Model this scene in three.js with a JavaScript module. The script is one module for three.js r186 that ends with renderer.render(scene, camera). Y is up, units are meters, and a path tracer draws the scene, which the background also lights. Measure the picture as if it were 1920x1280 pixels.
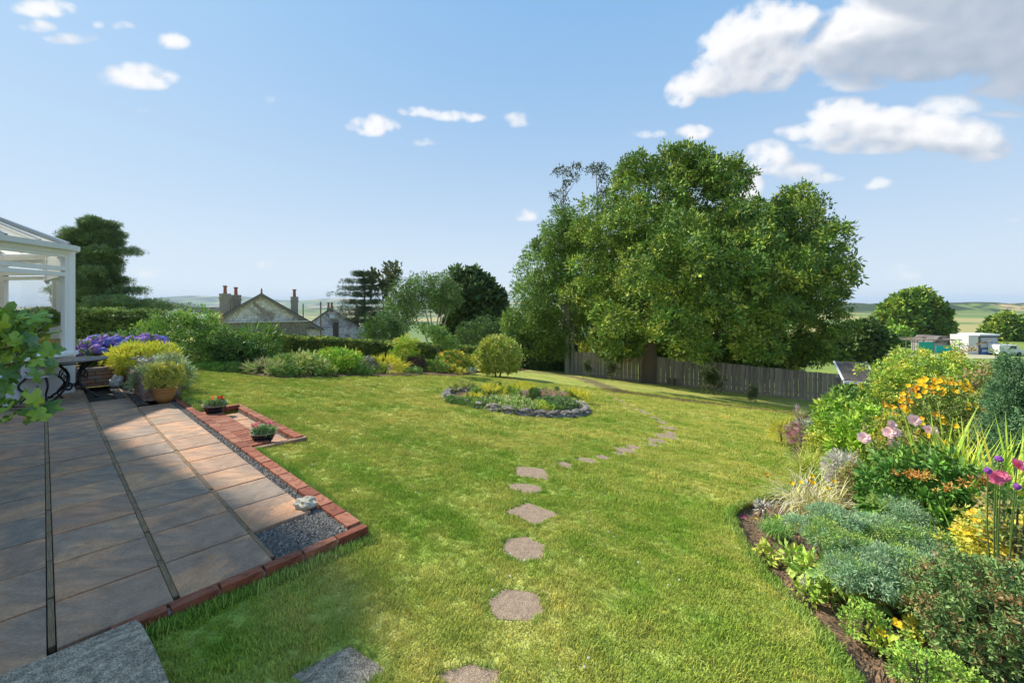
import * as THREE from 'three';
import { mergeGeometries } from 'three/addons/utils/BufferGeometryUtils.js';
import { RoundedBoxGeometry } from 'three/addons/geometries/RoundedBoxGeometry.js';
import { MarchingCubes } from 'three/addons/objects/MarchingCubes.js';
import { createNoise2D, createNoise3D } from 'simplex-noise';

// ------------------------------------------------------------------ camera, sky, sun, exposure
const scene = new THREE.Scene();
const EYE = 1.6, F = 800, HORIZON = 570;            // eye height; focal length and horizon for a 1920 x 1280 frame
const camera = new THREE.PerspectiveCamera(2 * Math.atan(710 / F) * 180 / Math.PI, 1920 / 1420, 0.05, 12000);
camera.setViewOffset(1920, 1420, 0, 710 - HORIZON, 1920, 1280);   // lens shifted down, verticals stay upright
camera.position.set(0, EYE, 0);
camera.lookAt(0, EYE, -1);
const renderer = new THREE.WebGLRenderer();
renderer.toneMapping = THREE.LinearToneMapping;
renderer.toneMappingExposure = 1.5;
renderer.shadowMap.enabled = true;

const SUN_AZ = 66 * Math.PI / 180, SUN_EL = 43 * Math.PI / 180;   // to the left of the view, a little ahead
const SUN = new THREE.Vector3(-Math.sin(SUN_AZ) * Math.cos(SUN_EL), Math.sin(SUN_EL), -Math.cos(SUN_AZ) * Math.cos(SUN_EL));
const sun = new THREE.DirectionalLight(new THREE.Color().setRGB(1.0, 0.92, 0.78), 4.5);
sun.name = 'sun';
sun.position.copy(SUN).multiplyScalar(80).add(new THREE.Vector3(0, 0, -14));
sun.target.position.set(0, 0, -14);
sun.castShadow = true; sun.shadow.radius = 3;
sun.shadow.mapSize.set(4096, 4096);
Object.assign(sun.shadow.camera, { left: -45, right: 45, top: 45, bottom: -45, near: 1, far: 220 });
scene.add(sun, sun.target);

function rng(seed) { let a = seed >>> 0; return () => { a = (a + 0x6d2b79f5) | 0; let t = Math.imul(a ^ (a >>> 15), 1 | a); t = (t + Math.imul(t ^ (t >>> 7), 61 | t)) ^ t; return ((t ^ (t >>> 14)) >>> 0) / 4294967296; }; }
const n2 = createNoise2D(rng(11)), n3 = createNoise3D(rng(12));
const clamp = THREE.MathUtils.clamp, lerp = THREE.MathUtils.lerp, sstep = (a, b, x) => { const t = clamp((x - a) / (b - a), 0, 1); return t * t * (3 - 2 * t); };
const fbm2 = (x, y, o = 4) => { let s = 0, a = 0.5; for (let i = 0; i < o; i++) { s += a * n2(x, y); x *= 2.03; y *= 2.03; a *= 0.5; } return s; };

function makeSky() {
  const W = 4096, H = 2048, data = new Float32Array(W * H * 4);
  const dir = (px, py) => { const x = (px - 960) / F, y = (HORIZON - py) / F, l = Math.hypot(x, y, 1); return [Math.atan2(x, 1), Math.asin(y / l)]; };
  // cumulus: clusters of puffs, [x, y, half width, half height, thickness] on the photograph's frame, turned into directions
  const P = [
    [1430, 70, 78, 60, 1], [1480, 40, 55, 38, 1], [1365, 95, 55, 50, 1], [1340, 150, 52, 42, .9], [1420, 140, 70, 45, 1], [1275, 180, 28, 30, .7], [1300, 160, 40, 30, .6], [1480, 110, 50, 40, 1],
    [1585, 215, 70, 30, 1], [1660, 240, 110, 36, 1.1], [1760, 255, 110, 38, 1.2], [1830, 275, 60, 36, 1], [1530, 250, 70, 22, .9], [1600, 275, 110, 18, .7], [1780, 200, 60, 24, .6], [1880, 215, 40, 8, .4],
    [1640, 70, 130, 60, 1.3], [1780, 60, 160, 80, 1.5], [1900, 90, 120, 90, 1.5], [1700, 120, 120, 40, 1.1], [1570, 110, 60, 50, 1.0], [1600, 155, 70, 22, .6], [1760, 10, 200, 40, 1.2], [1790, 115, 40, 28, .9], [1890, 165, 80, 26, .8], [1790, -70, 230, 80, 1.6], [1960, -40, 200, 90, 1.6], [2050, 100, 150, 100, 1.4], [2000, 190, 110, 30, .8],
    [1440, 300, 50, 34, .7], [1500, 325, 50, 20, .6], [1540, 335, 36, 12, .6], [1405, 355, 26, 34, .9], [1340, 310, 40, 18, .7], [1300, 250, 34, 16, .5], [1215, 252, 30, 9, .35],
    [1640, 345, 30, 14, .3], [1690, 515, 36, 18, .4], [1905, 420, 24, 12, .4],
    [90, 18, 56, 20, .6], [75, 52, 36, 14, .45], [128, 74, 48, 13, .45], [185, 47, 14, 8, .3], [230, 49, 20, 9, .35], [322, 80, 32, 18, .6], [262, 148, 64, 28, .7], [272, 205, 30, 8, .15], [35, 292, 14, 5, .15],
    [700, 238, 42, 22, .75], [788, 211, 38, 12, .5], [862, 220, 46, 12, .5], [972, 226, 26, 16, .4], [796, 268, 20, 9, .2], [488, 186, 32, 12, .12], [985, 406, 22, 14, .45],
    [272, 512, 26, 12, .4], [495, 497, 26, 8, .3], [600, 535, 70, 8, .25], [930, 540, 50, 14, .25],
  ].map(([x, y, w, h, d]) => { const [a, e] = dir(x, y), [a1, b1] = dir(x + w, y), [a2, e1] = dir(x, y - h); return { a, e, m: [a1 - a, b1 - e, a2 - a, e1 - e], ra: a1 - a + Math.abs(a2 - a), d }; });
  const r = rng(77);                                  // the same kind of broken cumulus all round
  for (let k = 0; k < 46; k++) {
    const a = 1.0 + r() * (2 * Math.PI - 2.05), e = 0.08 + Math.pow(r(), 1.3) * 1.0, big = r() < 0.4 ? 1 : 0.35;
    for (let j = 0; j < (big > 0.5 ? 7 : 3); j++) P.push({ a: a + (r() - 0.5) * 0.32 * big, e: e + (r() - 0.5) * 0.1 * big, ra: (0.05 + r() * 0.1) * big, re: (0.025 + r() * 0.035) * big, d: 0.5 + 0.7 * r() * big });
  }
  for (const p of P) { const [x1, y1, x2, y2] = p.m ?? [p.ra, 0, 0, p.re], k = 1 / (x1 * y2 - x2 * y1); p.i = [y2 * k, -x2 * k, -y1 * k, x1 * k]; }
  const sa = Math.atan2(SUN.x, -SUN.z), se = Math.asin(SUN.y);
  const bin = Array.from({ length: 256 }, () => []);
  P.forEach((p) => { for (let k = 0; k < 256; k++) { const a = (k + 0.5) / 256 * 2 * Math.PI - Math.PI; let d = Math.abs(a - p.a); d = Math.min(d, 2 * Math.PI - d); if (d < p.ra * 1.9 + 0.04) bin[k].push(p); } });
  const dens = (a, e, list) => {
    let s = 0;
    for (const p of list) {
      let da = a - p.a; if (da > Math.PI) da -= 2 * Math.PI; if (da < -Math.PI) da += 2 * Math.PI;
      let de = e - p.e; const u = p.i[0] * da + p.i[1] * de; de = p.i[2] * da + p.i[3] * de; de *= de < 0 ? 1.35 : 1;
      const q = u * u + de * de;
      if (q < 3.2) s = Math.max(s, p.d * (1 - q / 1.6)) + Math.min(s, Math.max(0, p.d * (1 - q / 1.6))) * 0.25;
    }
    return s;
  };
  const turb = (a, e) => { let s = 0, w = 0.5, f = 14; for (let i = 0; i < 6; i++) { const q = n2(a * f + 7 * i, e * f * 1.25 - 3 * i); s += w * (i < 2 ? q : 0.35 * q + 0.75 * (0.55 - Math.abs(q))); f *= 2.15; w *= 0.66; } return s * 0.9; };
  for (let row = 0; row < H; row++) {
    const e = ((row + 0.5) / H - 0.5) * Math.PI, up = Math.max(0, Math.sin(e));
    for (let col = 0; col < W; col++) {
      const round = ((col + 0.5) / W - 0.5) * 2 * Math.PI, x = Math.cos(round), z = Math.sin(round), a = Math.atan2(x, -z), o = (row * W + col) * 4;
      if (e < -0.01) { data[o] = 0.35; data[o + 1] = 0.38; data[o + 2] = 0.36; data[o + 3] = 1; continue; }
      // clear air: pale at the horizon, deeper blue overhead, a wide soft glow round the sun
      const t = Math.pow(1 - up, 2.6), mu = Math.cos(e) * Math.cos(se) * Math.cos(a - sa) + Math.sin(e) * Math.sin(se), glow = 0.1 * Math.pow(Math.max(0, mu), 6) + 0.025 * Math.max(0, mu);
      let R = lerp(0.12, 0.54, t) + glow, G = lerp(0.29, 0.61, t) + glow, B = lerp(0.535, 0.66, t) + glow * 0.8;
      const list = bin[Math.floor((a + Math.PI) / (2 * Math.PI) * 256) & 255];
      if (list.length) {
        const d0 = dens(a, e, list);
        if (d0 > -0.5 && d0 !== 0 || d0 > 0) {
          const n = turb(a, e), d = d0 + n * (0.25 + 0.5 * Math.min(1, Math.max(0, d0) * 1.6)) - 0.1;
          if (d > 0) {
            const wa = n * 0.02, dl = dens(a - 0.035, e + 0.03, list) + turb(a - 0.016, e + 0.014) * 0.62, dh = dens(a, e + 0.045, list.filter((p) => p.d >= 1.3)), db = dens(a, e + 0.04, list);
            const alpha = 1 - Math.exp(-Math.pow(d * 3.2, 1.35)), lit = clamp(0.80 + (d - dl) * 0.5 + wa, 0, 1) * (1 - 0.62 * sstep(0.15, 1.0, dh + n * 0.3)) * (1 - 0.3 * sstep(0.45, 1.05, db + n * 0.4));
            const cr = lerp(0.25, 0.68, lit), cg = lerp(0.31, 0.68, lit), cb = lerp(0.40, 0.69, lit), far = sstep(0.16, 0.0, e) * 0.6, al = alpha * (1 - far);
            R = lerp(R, cr, al); G = lerp(G, cg, al); B = lerp(B, cb, al);
          }
        }
      }
      data[o] = R; data[o + 1] = G; data[o + 2] = B; data[o + 3] = 1;
    }
  }
  const t = new THREE.DataTexture(data, W, H, THREE.RGBAFormat, THREE.FloatType);
  t.mapping = THREE.EquirectangularReflectionMapping; t.magFilter = THREE.LinearFilter; t.needsUpdate = true;
  return t;
}
scene.fog = new THREE.FogExp2(0xbfd4ea, 0.00011);
scene.background = makeSky();
scene.environment = scene.background;
console.log('sky');

// ------------------------------------------------------------------ helpers
const taken = {};
function numbered(name) { const k = taken[name] = (taken[name] ?? -1) + 1; return k ? name + '_' + String(k).padStart(3, '0') : name; }
function thing(name, label, category, pos = [0, 0, 0], group, turn = 0) {
  const o = new THREE.Group(); o.name = numbered(name); o.position.set(...pos); o.rotation.y = turn;
  o.userData = { label, category }; if (group) o.userData.group = group;
  scene.add(o); return o;
}
function part(name, geo, mat, parent, kind) {
  const m = new THREE.Mesh(geo, mat); m.name = name; m.castShadow = m.receiveShadow = true; if (kind) m.userData.kind = kind;
  parent.add(m); return m;
}
function structure(name, geo, mat) { const m = part(numbered(name), geo, mat, scene, 'structure'); return m; }
function structureGroup(name) { const o = new THREE.Group(); o.name = numbered(name); o.userData.kind = 'structure'; scene.add(o); return o; }
const rgb = (r, g, b) => new THREE.Color().setRGB(r, g, b);
const std = (c, roughness = 0.85, extra = {}) => new THREE.MeshStandardMaterial({ color: Array.isArray(c) ? rgb(...c) : c, roughness, ...extra });
const leafMat = (rough = 0.6, trans = 0.3, extra = {}) => new THREE.MeshPhysicalMaterial({ color: 0xffffff, roughness: rough, transmission: trans, thickness: 0, specularIntensity: 0.4, side: THREE.DoubleSide, ...extra });
const LEAF = leafMat(0.6, 0.22), GLOSS = leafMat(0.38, 0.22), SOFT = leafMat(0.9, 0.35), PETAL = leafMat(0.8, 0.4);
// instance and vertex colours multiply the white material
const box = (w, h, d, x = 0, y = 0, z = 0) => new THREE.BoxGeometry(w, h, d).translate(x, y, z);
const merge = (list) => mergeGeometries(list.map((g) => { const q = g.index ? g.toNonIndexed() : g; for (const k of Object.keys(q.attributes)) if (!['position', 'normal', 'uv', 'color'].includes(k)) q.deleteAttribute(k); return q; }));
function geoOf(pos, idx, col, uv) {
  const g = new THREE.BufferGeometry(); g.setAttribute('position', new THREE.Float32BufferAttribute(pos, 3));
  if (col) g.setAttribute('color', new THREE.Float32BufferAttribute(col, 3)); if (uv) g.setAttribute('uv', new THREE.Float32BufferAttribute(uv, 2));
  if (idx) g.setIndex(idx); g.computeVertexNormals(); return g;
}
function limb(pts, r0, r1, sides = 6) {                // tapered tube through points [x, y, z]
  const c = new THREE.CatmullRomCurve3(pts.map((p) => new THREE.Vector3(...p))), n = Math.max(3, pts.length * 3), fr = c.computeFrenetFrames(n), pos = [], idx = [], uv = [], L = c.getLength();
  for (let i = 0; i <= n; i++) { const p = c.getPointAt(i / n), r = lerp(r0, r1, i / n);
    for (let j = 0; j <= sides; j++) { const a = j / sides * 2 * Math.PI, q = fr.normals[i].clone().multiplyScalar(Math.cos(a) * r).addScaledVector(fr.binormals[i], Math.sin(a) * r); pos.push(p.x + q.x, p.y + q.y, p.z + q.z); uv.push(j / sides * r0 * 6, i / n * L); } }
  for (let i = 0; i < n; i++) for (let j = 0; j < sides; j++) { const a = i * (sides + 1) + j, b = a + sides + 1; idx.push(a, a + 1, b, b, a + 1, b + 1); }
  return geoOf(pos, idx, null, uv);
}
function tex(w, h, f, srgb = true) {                   // f(u, v) -> [r, g, b] sRGB 0..1 or a number
  const d = new Uint8Array(w * h * 4);
  for (let y = 0; y < h; y++) for (let x = 0; x < w; x++) { const c = f(x / w, y / h), o = (y * w + x) * 4, l = Array.isArray(c); for (let k = 0; k < 3; k++) d[o + k] = clamp((l ? c[k] : c) * 255, 0, 255); d[o + 3] = 255; }
  const t = new THREE.DataTexture(d, w, h); t.wrapS = t.wrapT = THREE.RepeatWrapping; t.magFilter = THREE.LinearFilter; if (srgb) t.colorSpace = THREE.SRGBColorSpace; t.needsUpdate = true; return t;
}
const tile2 = (u, v, f, o = 4, seed = 0) => { let s = 0, a = 0.5, k = f; for (let i = 0; i < o; i++) { const A = u * 2 * Math.PI, B = v * 2 * Math.PI, r = k / 6.283; s += a * n3(Math.cos(A) * r + seed + 9 * i, Math.sin(A) * r + Math.cos(B) * r * 1.0, Math.sin(B) * r + seed); k *= 2; a *= 0.5; } return s; };

// ------------------------------------------------------------------ the lie of the land. x right, y up, f forward (= -z); patio level is y = 0
const D1 = [-0.740, 0.673], D2 = [0.673, 0.740], C0 = [-1.03, 3.07];
const uvOf = (x, f) => { const a = x - C0[0], b = f - C0[1]; return [a * D1[0] + b * D1[1], -(a * D2[0] + b * D2[1])]; };  // u along the patio edge, v in from it
const onPatio = (u, v, y = 0) => [C0[0] + u * D1[0] - v * D2[0], y, -(C0[1] + u * D1[1] - v * D2[1])];
const PATIO_TURN = Math.atan2(D1[1], D1[0]) ;          // local x axis along u
function lawnY(x, f) {
  const s = 0.664 * x + 0.748 * f, w = -0.742 * x + 0.67 * f, k = s - 1.6;
  let y = -0.08 - 0.14 * (k > 0.6 ? k - 0.3 : k > 0 ? k * k / 1.2 : 0) + clamp(0.016 * (w - 2.8), 0, 0.11);
  const low = -7.0, t = clamp(0.5 + 0.5 * (y - low) / 1.2, 0, 1);
  y = lerp(low, y, t) + 1.2 * t * (1 - t) * 0.5;
  return y + 0.02 * n2(x * 0.35, f * 0.35);
}
function G(px, py) {                                   // where the line of sight through a photo pixel meets the ground
  const dx = (px - 960) / F, dy = -(py - HORIZON) / F;
  let a = 0.5, b = 400;
  for (let f = 0.8, p = 0.5; f < 400; p = f, f *= 1.02) if (EYE + dy * f < lawnY(dx * f, f)) { a = p; b = f; break; }
  for (let i = 0; i < 40; i++) { const m = (a + b) / 2; if (EYE + dy * m < lawnY(dx * m, m)) b = m; else a = m; }
  return [dx * b, b];
}
const at = (px, f, y) => { const x = (px - 960) / F * f; return [x, y ?? lawnY(x, f), -f]; };
const hgt = (py, f) => EYE - (py - HORIZON) / F * f;   // height seen at row py at distance f

// outline of the near border on the right: the lawn's cut edge, from the near end to the far end
const EDGE = [[1640, 1330], [1600, 1268], [1555, 1200], [1482, 1122], [1420, 1050], [1382, 990], [1373, 966], [1392, 948], [1428, 936], [1462, 928], [1502, 905], [1512, 885], [1490, 866], [1478, 856], [1484, 842], [1480, 826], [1458, 812], [1446, 803], [1462, 795], [1496, 784], [1530, 768], [1548, 757]].map(([a, b]) => G(a, b));
const edgeCurve = new THREE.CatmullRomCurve3(EDGE.map(([x, f]) => new THREE.Vector3(x, 0, f))), edgePts = edgeCurve.getPoints(160);
const bedPoly = [...edgePts.map((p) => [p.x, p.z]), [34, 26], [34, 1], [2.5, 0.6]];
const inside = (poly, x, f) => { let c = false; for (let i = 0, j = poly.length - 1; i < poly.length; j = i++) { const [xi, yi] = poly[i], [xj, yj] = poly[j]; if ((yi > f) !== (yj > f) && x < (xj - xi) * (f - yi) / (yj - yi) + xi) c = !c; } return c; };
const bedBox = [Math.min(...bedPoly.map((p) => p[0])), Math.min(...bedPoly.map((p) => p[1]))];
const inBed = (x, f) => x > bedBox[0] - 0.01 && inside(bedPoly, x, f);
// far border in front of the hedge (front edge, left to right)
const FAR = [[352, 690], [420, 698], [480, 709], [540, 713], [600, 711], [660, 709], [730, 709], [790, 706], [850, 709], [890, 702], [940, 699], [985, 697]].map(([a, b]) => G(a, b - 3));
const farPoly = [...FAR, [FAR.at(-1)[0] + 1, FAR.at(-1)[1] + 9], [FAR[0][0] - 6, FAR[0][1] + 12], [FAR[0][0] - 3, FAR[0][1] + 1]];
const ISLAND = { c: G(968, 757), rx: 0, rf: 0 };
ISLAND.rx = 131 / F * ISLAND.c[1]; ISLAND.rf = (G(968, 740)[1] - G(968, 775)[1]) / 2;
const inIsland = (x, f, k = 1) => ((x - ISLAND.c[0]) / ISLAND.rx) ** 2 + ((f - ISLAND.c[1]) / ISLAND.rf) ** 2 < k * k;
// stepping stones: centre and half sizes on the photo
const STONES = [[640, 1262, 84, 52, 4], [884, 1272, 66, 26, 5], [970, 1134, 54, 30, 6], [982, 1028, 42, 23, 6], [997, 962, 50, 19, 4], [985, 915, 36, 9, 6], [997, 886, 31, 10, 4], [1060, 872, 14, 6.5, 5], [1102, 864, 20, 5.5, 5], [1130, 857, 15, 4.5, 5], [1162, 851, 16, 4, 5], [1172, 844, 20, 5, 4], [1188, 838, 17, 4.2, 5], [1225, 834, 12, 4, 5], [1232, 826, 15, 4.2, 4], [1248, 818, 20, 4.5, 4], [1256, 812, 14, 4, 5], [1258, 803, 14, 3.8, 4], [1240, 791, 12, 3, 5], [1228, 783, 11, 3, 5], [1208, 773, 10, 2.8, 5], [1196, 768, 10, 2.6, 5], [1180, 761, 10, 2.4, 5], [1160, 750, 10, 2.3, 5], [1148, 740, 10, 2.2, 5]]
  .map(([px, py, hw, hh, n], i) => { const r = rng(300 + i), c = G(px, py), a = G(px - hw, py), b = G(px, py - hh), d = G(px, py + hh), rx = c[0] - a[0], rf = (b[1] - d[1]) / 2, poly = [];
    const turn = n === 4 ? (i === 6 || i > 9 ? Math.PI / 4 : 0.1) : r() * 6;
    for (let k = 0; k < n; k++) { const t = turn + k / n * 2 * Math.PI + (n === 4 ? 0.05 : 0.25) * (r() - 0.5), q = (i > 8 ? 0.82 : 1) * (n === 4 ? (turn > 0.5 ? 1.32 : 1.0) : 1.02) * (0.94 + 0.12 * r()); poly.push([c[0] + Math.cos(t) * rx * q, c[1] + Math.sin(t) * rf * q]); }
    return { c, rx, rf, poly, i }; });
const inStone = (x, f) => STONES.some((s) => Math.abs(x - s.c[0]) < s.rx * 1.5 && Math.abs(f - s.c[1]) < s.rf * 1.5 && inside(s.poly, x, f));
// worn path along the fence
const PATH = [[985, 697], [1040, 701], [1090, 709], [1130, 722], [1160, 735], [1220, 742], [1300, 753], [1380, 763], [1450, 771], [1530, 783]].map(([a, b]) => G(a, b));
const pathDist = (x, f) => { let m = 1e9; for (let i = 1; i < PATH.length; i++) { const [a, b] = PATH[i - 1], [c, d] = PATH[i], t = clamp(((x - a) * (c - a) + (f - b) * (d - b)) / ((c - a) ** 2 + (d - b) ** 2), 0, 1); m = Math.min(m, Math.hypot(x - a - t * (c - a), f - b - t * (d - b))); } return m; };
const inPatio = (x, f, e = 0) => { const [u, v] = uvOf(x, f); return (u > -e && v > -e && u < 12) || (u > 2.55 - e && u < 4.95 + e && v > -0.52 - e && v < 0.1); };
// the grass's own colour, patchy as a dry summer lawn is
function grassColor(x, f) {
  const a = fbm2(x * 0.5 + 3, f * 0.5, 4), b = fbm2(x * 2.1, f * 2.1 + 9, 3), s = 0.664 * x + 0.748 * f, stripe = n2(s * 1.6, 3.3) * 0.5 + n2(s * 3.7 + 2, (x - f) * 0.12) * 0.4;
  const dry = clamp(0.38 + a * 0.5 + b * 0.34 + stripe * 0.34 + sstep(3.5, 9, f) * 0.18, 0, 1);
  let c = [lerp(0.24, 0.6, dry), lerp(0.38, 0.56, dry), lerp(0.04, 0.15, dry)];
  const w = sstep(0.75, 0.1, pathDist(x, f) + b * 0.45 - 0.1) * sstep(13, 17, f);
  c = c.map((k, i) => lerp(k, [0.19, 0.14, 0.085][i], w * 0.85));
  return c;
}
const farF = (px) => { for (let i = 1; i < FAR.length; i++) { const a = FAR[i - 1], b = FAR[i], pa = 960 + F * a[0] / a[1], pb = 960 + F * b[0] / b[1]; if (px <= pb || i === FAR.length - 1) return lerp(a[1], b[1], clamp((px - pa) / (pb - pa), 0, 1.2)); } };

// ------------------------------------------------------------------ ground, lawn, soil, playing field, hills
{ // terrain: one sheet to the horizon
  const pos = [], col = [], idx = [], NA = 360, rs = []; for (let r = 0.8; r < 9000; r *= 1.055) rs.push(r);
  const r0 = rng(5);
  rs.forEach((r, i) => { for (let j = 0; j <= NA; j++) {
    const a = j / NA * 2 * Math.PI, x = Math.sin(a) * r, f = Math.cos(a) * r;
    let y = lawnY(x, f) - (f > 0 && r < 48 ? 0.3 : 0.12);
    if (r > 70) { const t = sstep(70, 420, r), v = -7 - 33 * sstep(90, 600, r) * sstep(0.35, -0.5, a > Math.PI ? a - 2 * Math.PI : a); y = lerp(y, v, t); y += sstep(800, 2500, r) * (14 * fbm2(x / 900, f / 900, 3)); }
    pos.push(x, y, -f);
    const p = fbm2(x / 130 + 5, f / 130, 2), q = n2(Math.floor(x / 90 + n2(x / 300, f / 300)) * 3.1, Math.floor(f / 70 + n2(f / 260, x / 260)) * 1.7);
    const c = r < 60 ? [0.10, 0.13, 0.04] : q > 0.35 ? [0.34, 0.3, 0.11] : q < -0.3 ? [0.05, 0.09, 0.03] : [0.13 + 0.04 * p, 0.2 + 0.04 * p, 0.05];
    col.push(...c);
    if (i && j < NA) { const b = (NA + 1) * i + j, d = b - NA - 1; idx.push(d, d + 1, b, b, d + 1, b + 1); }
  } });
  structure('ground', geoOf(pos, idx.reverse(), col), std(0xffffff, 0.95, { vertexColors: true, side: THREE.DoubleSide }));
}
const grassTex = tex(512, 512, (u, v) => { const a = tile2(u, v, 40, 4, 1), b = tile2(u, v, 7, 3, 5); const k = 0.92 + 0.3 * a + 0.12 * b; return [k, k, k * 0.95]; });
const grassBump = tex(512, 512, (u, v) => 0.5 + 0.6 * tile2(u, v, 60, 3, 2), false);
{ // lawn, fine near the camera; cut away under the patio, lower under beds and stones
  const pos = [], col = [], uv = [], idx = [], NA = 640, rs = []; for (let r = 1.25; r < 46; r *= 1.0098) rs.push(r);
  const A0 = -1.12, A1 = 1.12, hide = [];
  rs.forEach((r, i) => { for (let j = 0; j <= NA; j++) {
    const a = lerp(A0, A1, j / NA), x = Math.sin(a) * r, f = Math.cos(a) * r, bed = inBed(x, f), pat = inPatio(x, f, -0.03), st = r < 20 && inStone(x, f);
    let y = lawnY(x, f) + (r < 14 ? 0.006 * n2(x * 9, f * 9) : 0);
    if (bed) y -= 0.075; if (st) y -= 0.03; if (pat) y = Math.min(y, -0.1) - 0.12;
    pos.push(x, y, -f); uv.push(x * 0.9, f * 0.9);
    const c = bed || st ? [0.09, 0.06, 0.035] : grassColor(x, f); col.push(...c);
    if (i && j < NA) { const b = (NA + 1) * i + j, d = b - NA - 1; idx.push(d, b, d + 1, b, b + 1, d + 1); }
  } });
  structure('lawn', geoOf(pos, idx.reverse(), col, uv), std(0xffffff, 0.95, { vertexColors: true, map: grassTex, bumpMap: grassBump, bumpScale: 0.02, side: THREE.DoubleSide }));
}
const soilTex = tex(512, 512, (u, v) => { const a = tile2(u, v, 30, 4, 21), b = tile2(u, v, 6, 3, 15); const k = 0.42 + 0.22 * a + 0.14 * b; return [k * 1.08, k * 0.86, k * 0.64]; });
const soilBump = tex(512, 512, (u, v) => 0.5 + 0.6 * tile2(u, v, 24, 4, 31), false);
const soil = std(0xffffff, 0.98, { map: soilTex, bumpMap: soilBump, bumpScale: 0.04, side: THREE.DoubleSide });
function soilSheet(name, poly, lift, step) {
  const xs = poly.map((p) => p[0]), fs = poly.map((p) => p[1]), x0 = Math.min(...xs), f0 = Math.min(...fs), nx = Math.ceil((Math.max(...xs) - x0) / step), nf = Math.ceil((Math.max(...fs) - f0) / step), pos = [], uv = [], idx = [], id = new Map();
  const v = (i, j) => { const k = i * 10000 + j; if (!id.has(k)) { const x = x0 + i * step, f = f0 + j * step; id.set(k, pos.length / 3); pos.push(x, lawnY(x, f) + lift + 0.03 * fbm2(x * 5, f * 5, 3), -f); uv.push(x * 1.1, f * 1.1); } return id.get(k); };
  for (let i = 0; i < nx; i++) for (let j = 0; j < nf; j++) if (inside(poly, x0 + (i + 0.5) * step, f0 + (j + 0.5) * step)) { const a = v(i, j), b = v(i + 1, j), c = v(i + 1, j + 1), d = v(i, j + 1); idx.push(a, b, c, a, c, d); }
  return structure(name, geoOf(pos, idx, null, uv), soil);
}
soilSheet('border_soil', bedPoly.map(([x, f]) => [Math.min(x, 16), f]), -0.05, 0.05);
soilSheet('border_soil', farPoly, 0.03, 0.25);
{ // level playing field beyond the fence
  const pos = [], col = [], uv = [], idx = []; const N = 60;
  for (let i = 0; i <= N; i++) for (let j = 0; j <= N; j++) { const x = lerp(2, 150, i / N), f = lerp(37, 96, j / N); pos.push(x, Math.max(-6.75, lawnY(x, f) + 0.05), -f); const k = 0.05 * n2(x / 9, f / 5) + 0.03 * n2(x / 3, f / 2); col.push(0.21 + k, 0.29 + k, 0.045); uv.push(x, f); if (i && j) { const b = i * (N + 1) + j; idx.push(b, b - 1, b - N - 2, b, b - N - 2, b - N - 1); } }
  structure('playing_field', geoOf(pos, idx, col, uv), std(0xffffff, 0.95, { vertexColors: true, map: grassTex, side: THREE.DoubleSide }));
}
function hill(name, x0, x1, f, d, base, top, color) {  // a long rounded rise
  const pos = [], col = [], idx = [], NX = 90, NF = 24;
  for (let i = 0; i <= NX; i++) for (let j = 0; j <= NF; j++) { const x = lerp(x0, x1, i / NX), q = f + d * j / NF, [h, c] = [lerp(base, top(x), Math.sin(Math.min(1, j / NF * 1.15) * Math.PI / 2)) + (i === 0 || i === NX ? -30 : 0), color(x, j / NF)]; pos.push(x, h + d * 0.006 * n2(x / d * 3, q / d * 3), -q); col.push(...c); if (i && j) { const b = i * (NF + 1) + j; idx.push(b, b - 1, b - NF - 2, b, b - NF - 2, b - NF - 1); } }
  return structure(name, geoOf(pos, idx, col), std(0xffffff, 0.95, { vertexColors: true, side: THREE.DoubleSide }));
}
const fieldCol = (x, t, sx, st, se) => { const q = n2(Math.floor(x / sx + 0.4 * n2(x / sx * 0.7, t * 3)) * 2.3 + se, Math.floor(t * st) * 3.7), e = fbm2(x / sx * 2.2, t * 9 + se, 3); return e > 0.17 || q < -0.45 ? [0.035, 0.06, 0.028] : q > 0.4 ? [0.42, 0.33, 0.16] : [0.15, 0.22, 0.06]; };
hill('hill', 330, 900, 420, 170, -36, (x) => lerp(-10, 3, sstep(380, 470, x)) + 3 * n2(x / 60, 1), (x, t) => t > 0.72 ? [0.04, 0.065, 0.03] : fieldCol(x, t, 60, 4, 2));
hill('hill', -5200, 1500, 4300, 1500, -80, (x) => 40 + 70 * Math.exp(-(((x + 3900) / 700) ** 2)) + 30 * Math.exp(-(((x + 2200) / 500) ** 2)) + 14 * fbm2(x / 500, 2, 3), (x, t) => fieldCol(x, t, 220, 7, 5));
hill('hill', -2600, 600, 1500, 600, -60, (x) => -16 + 8 * fbm2(x / 260, 7, 3), (x, t) => fieldCol(x, t, 110, 6, 8));
console.log('ground');

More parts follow.
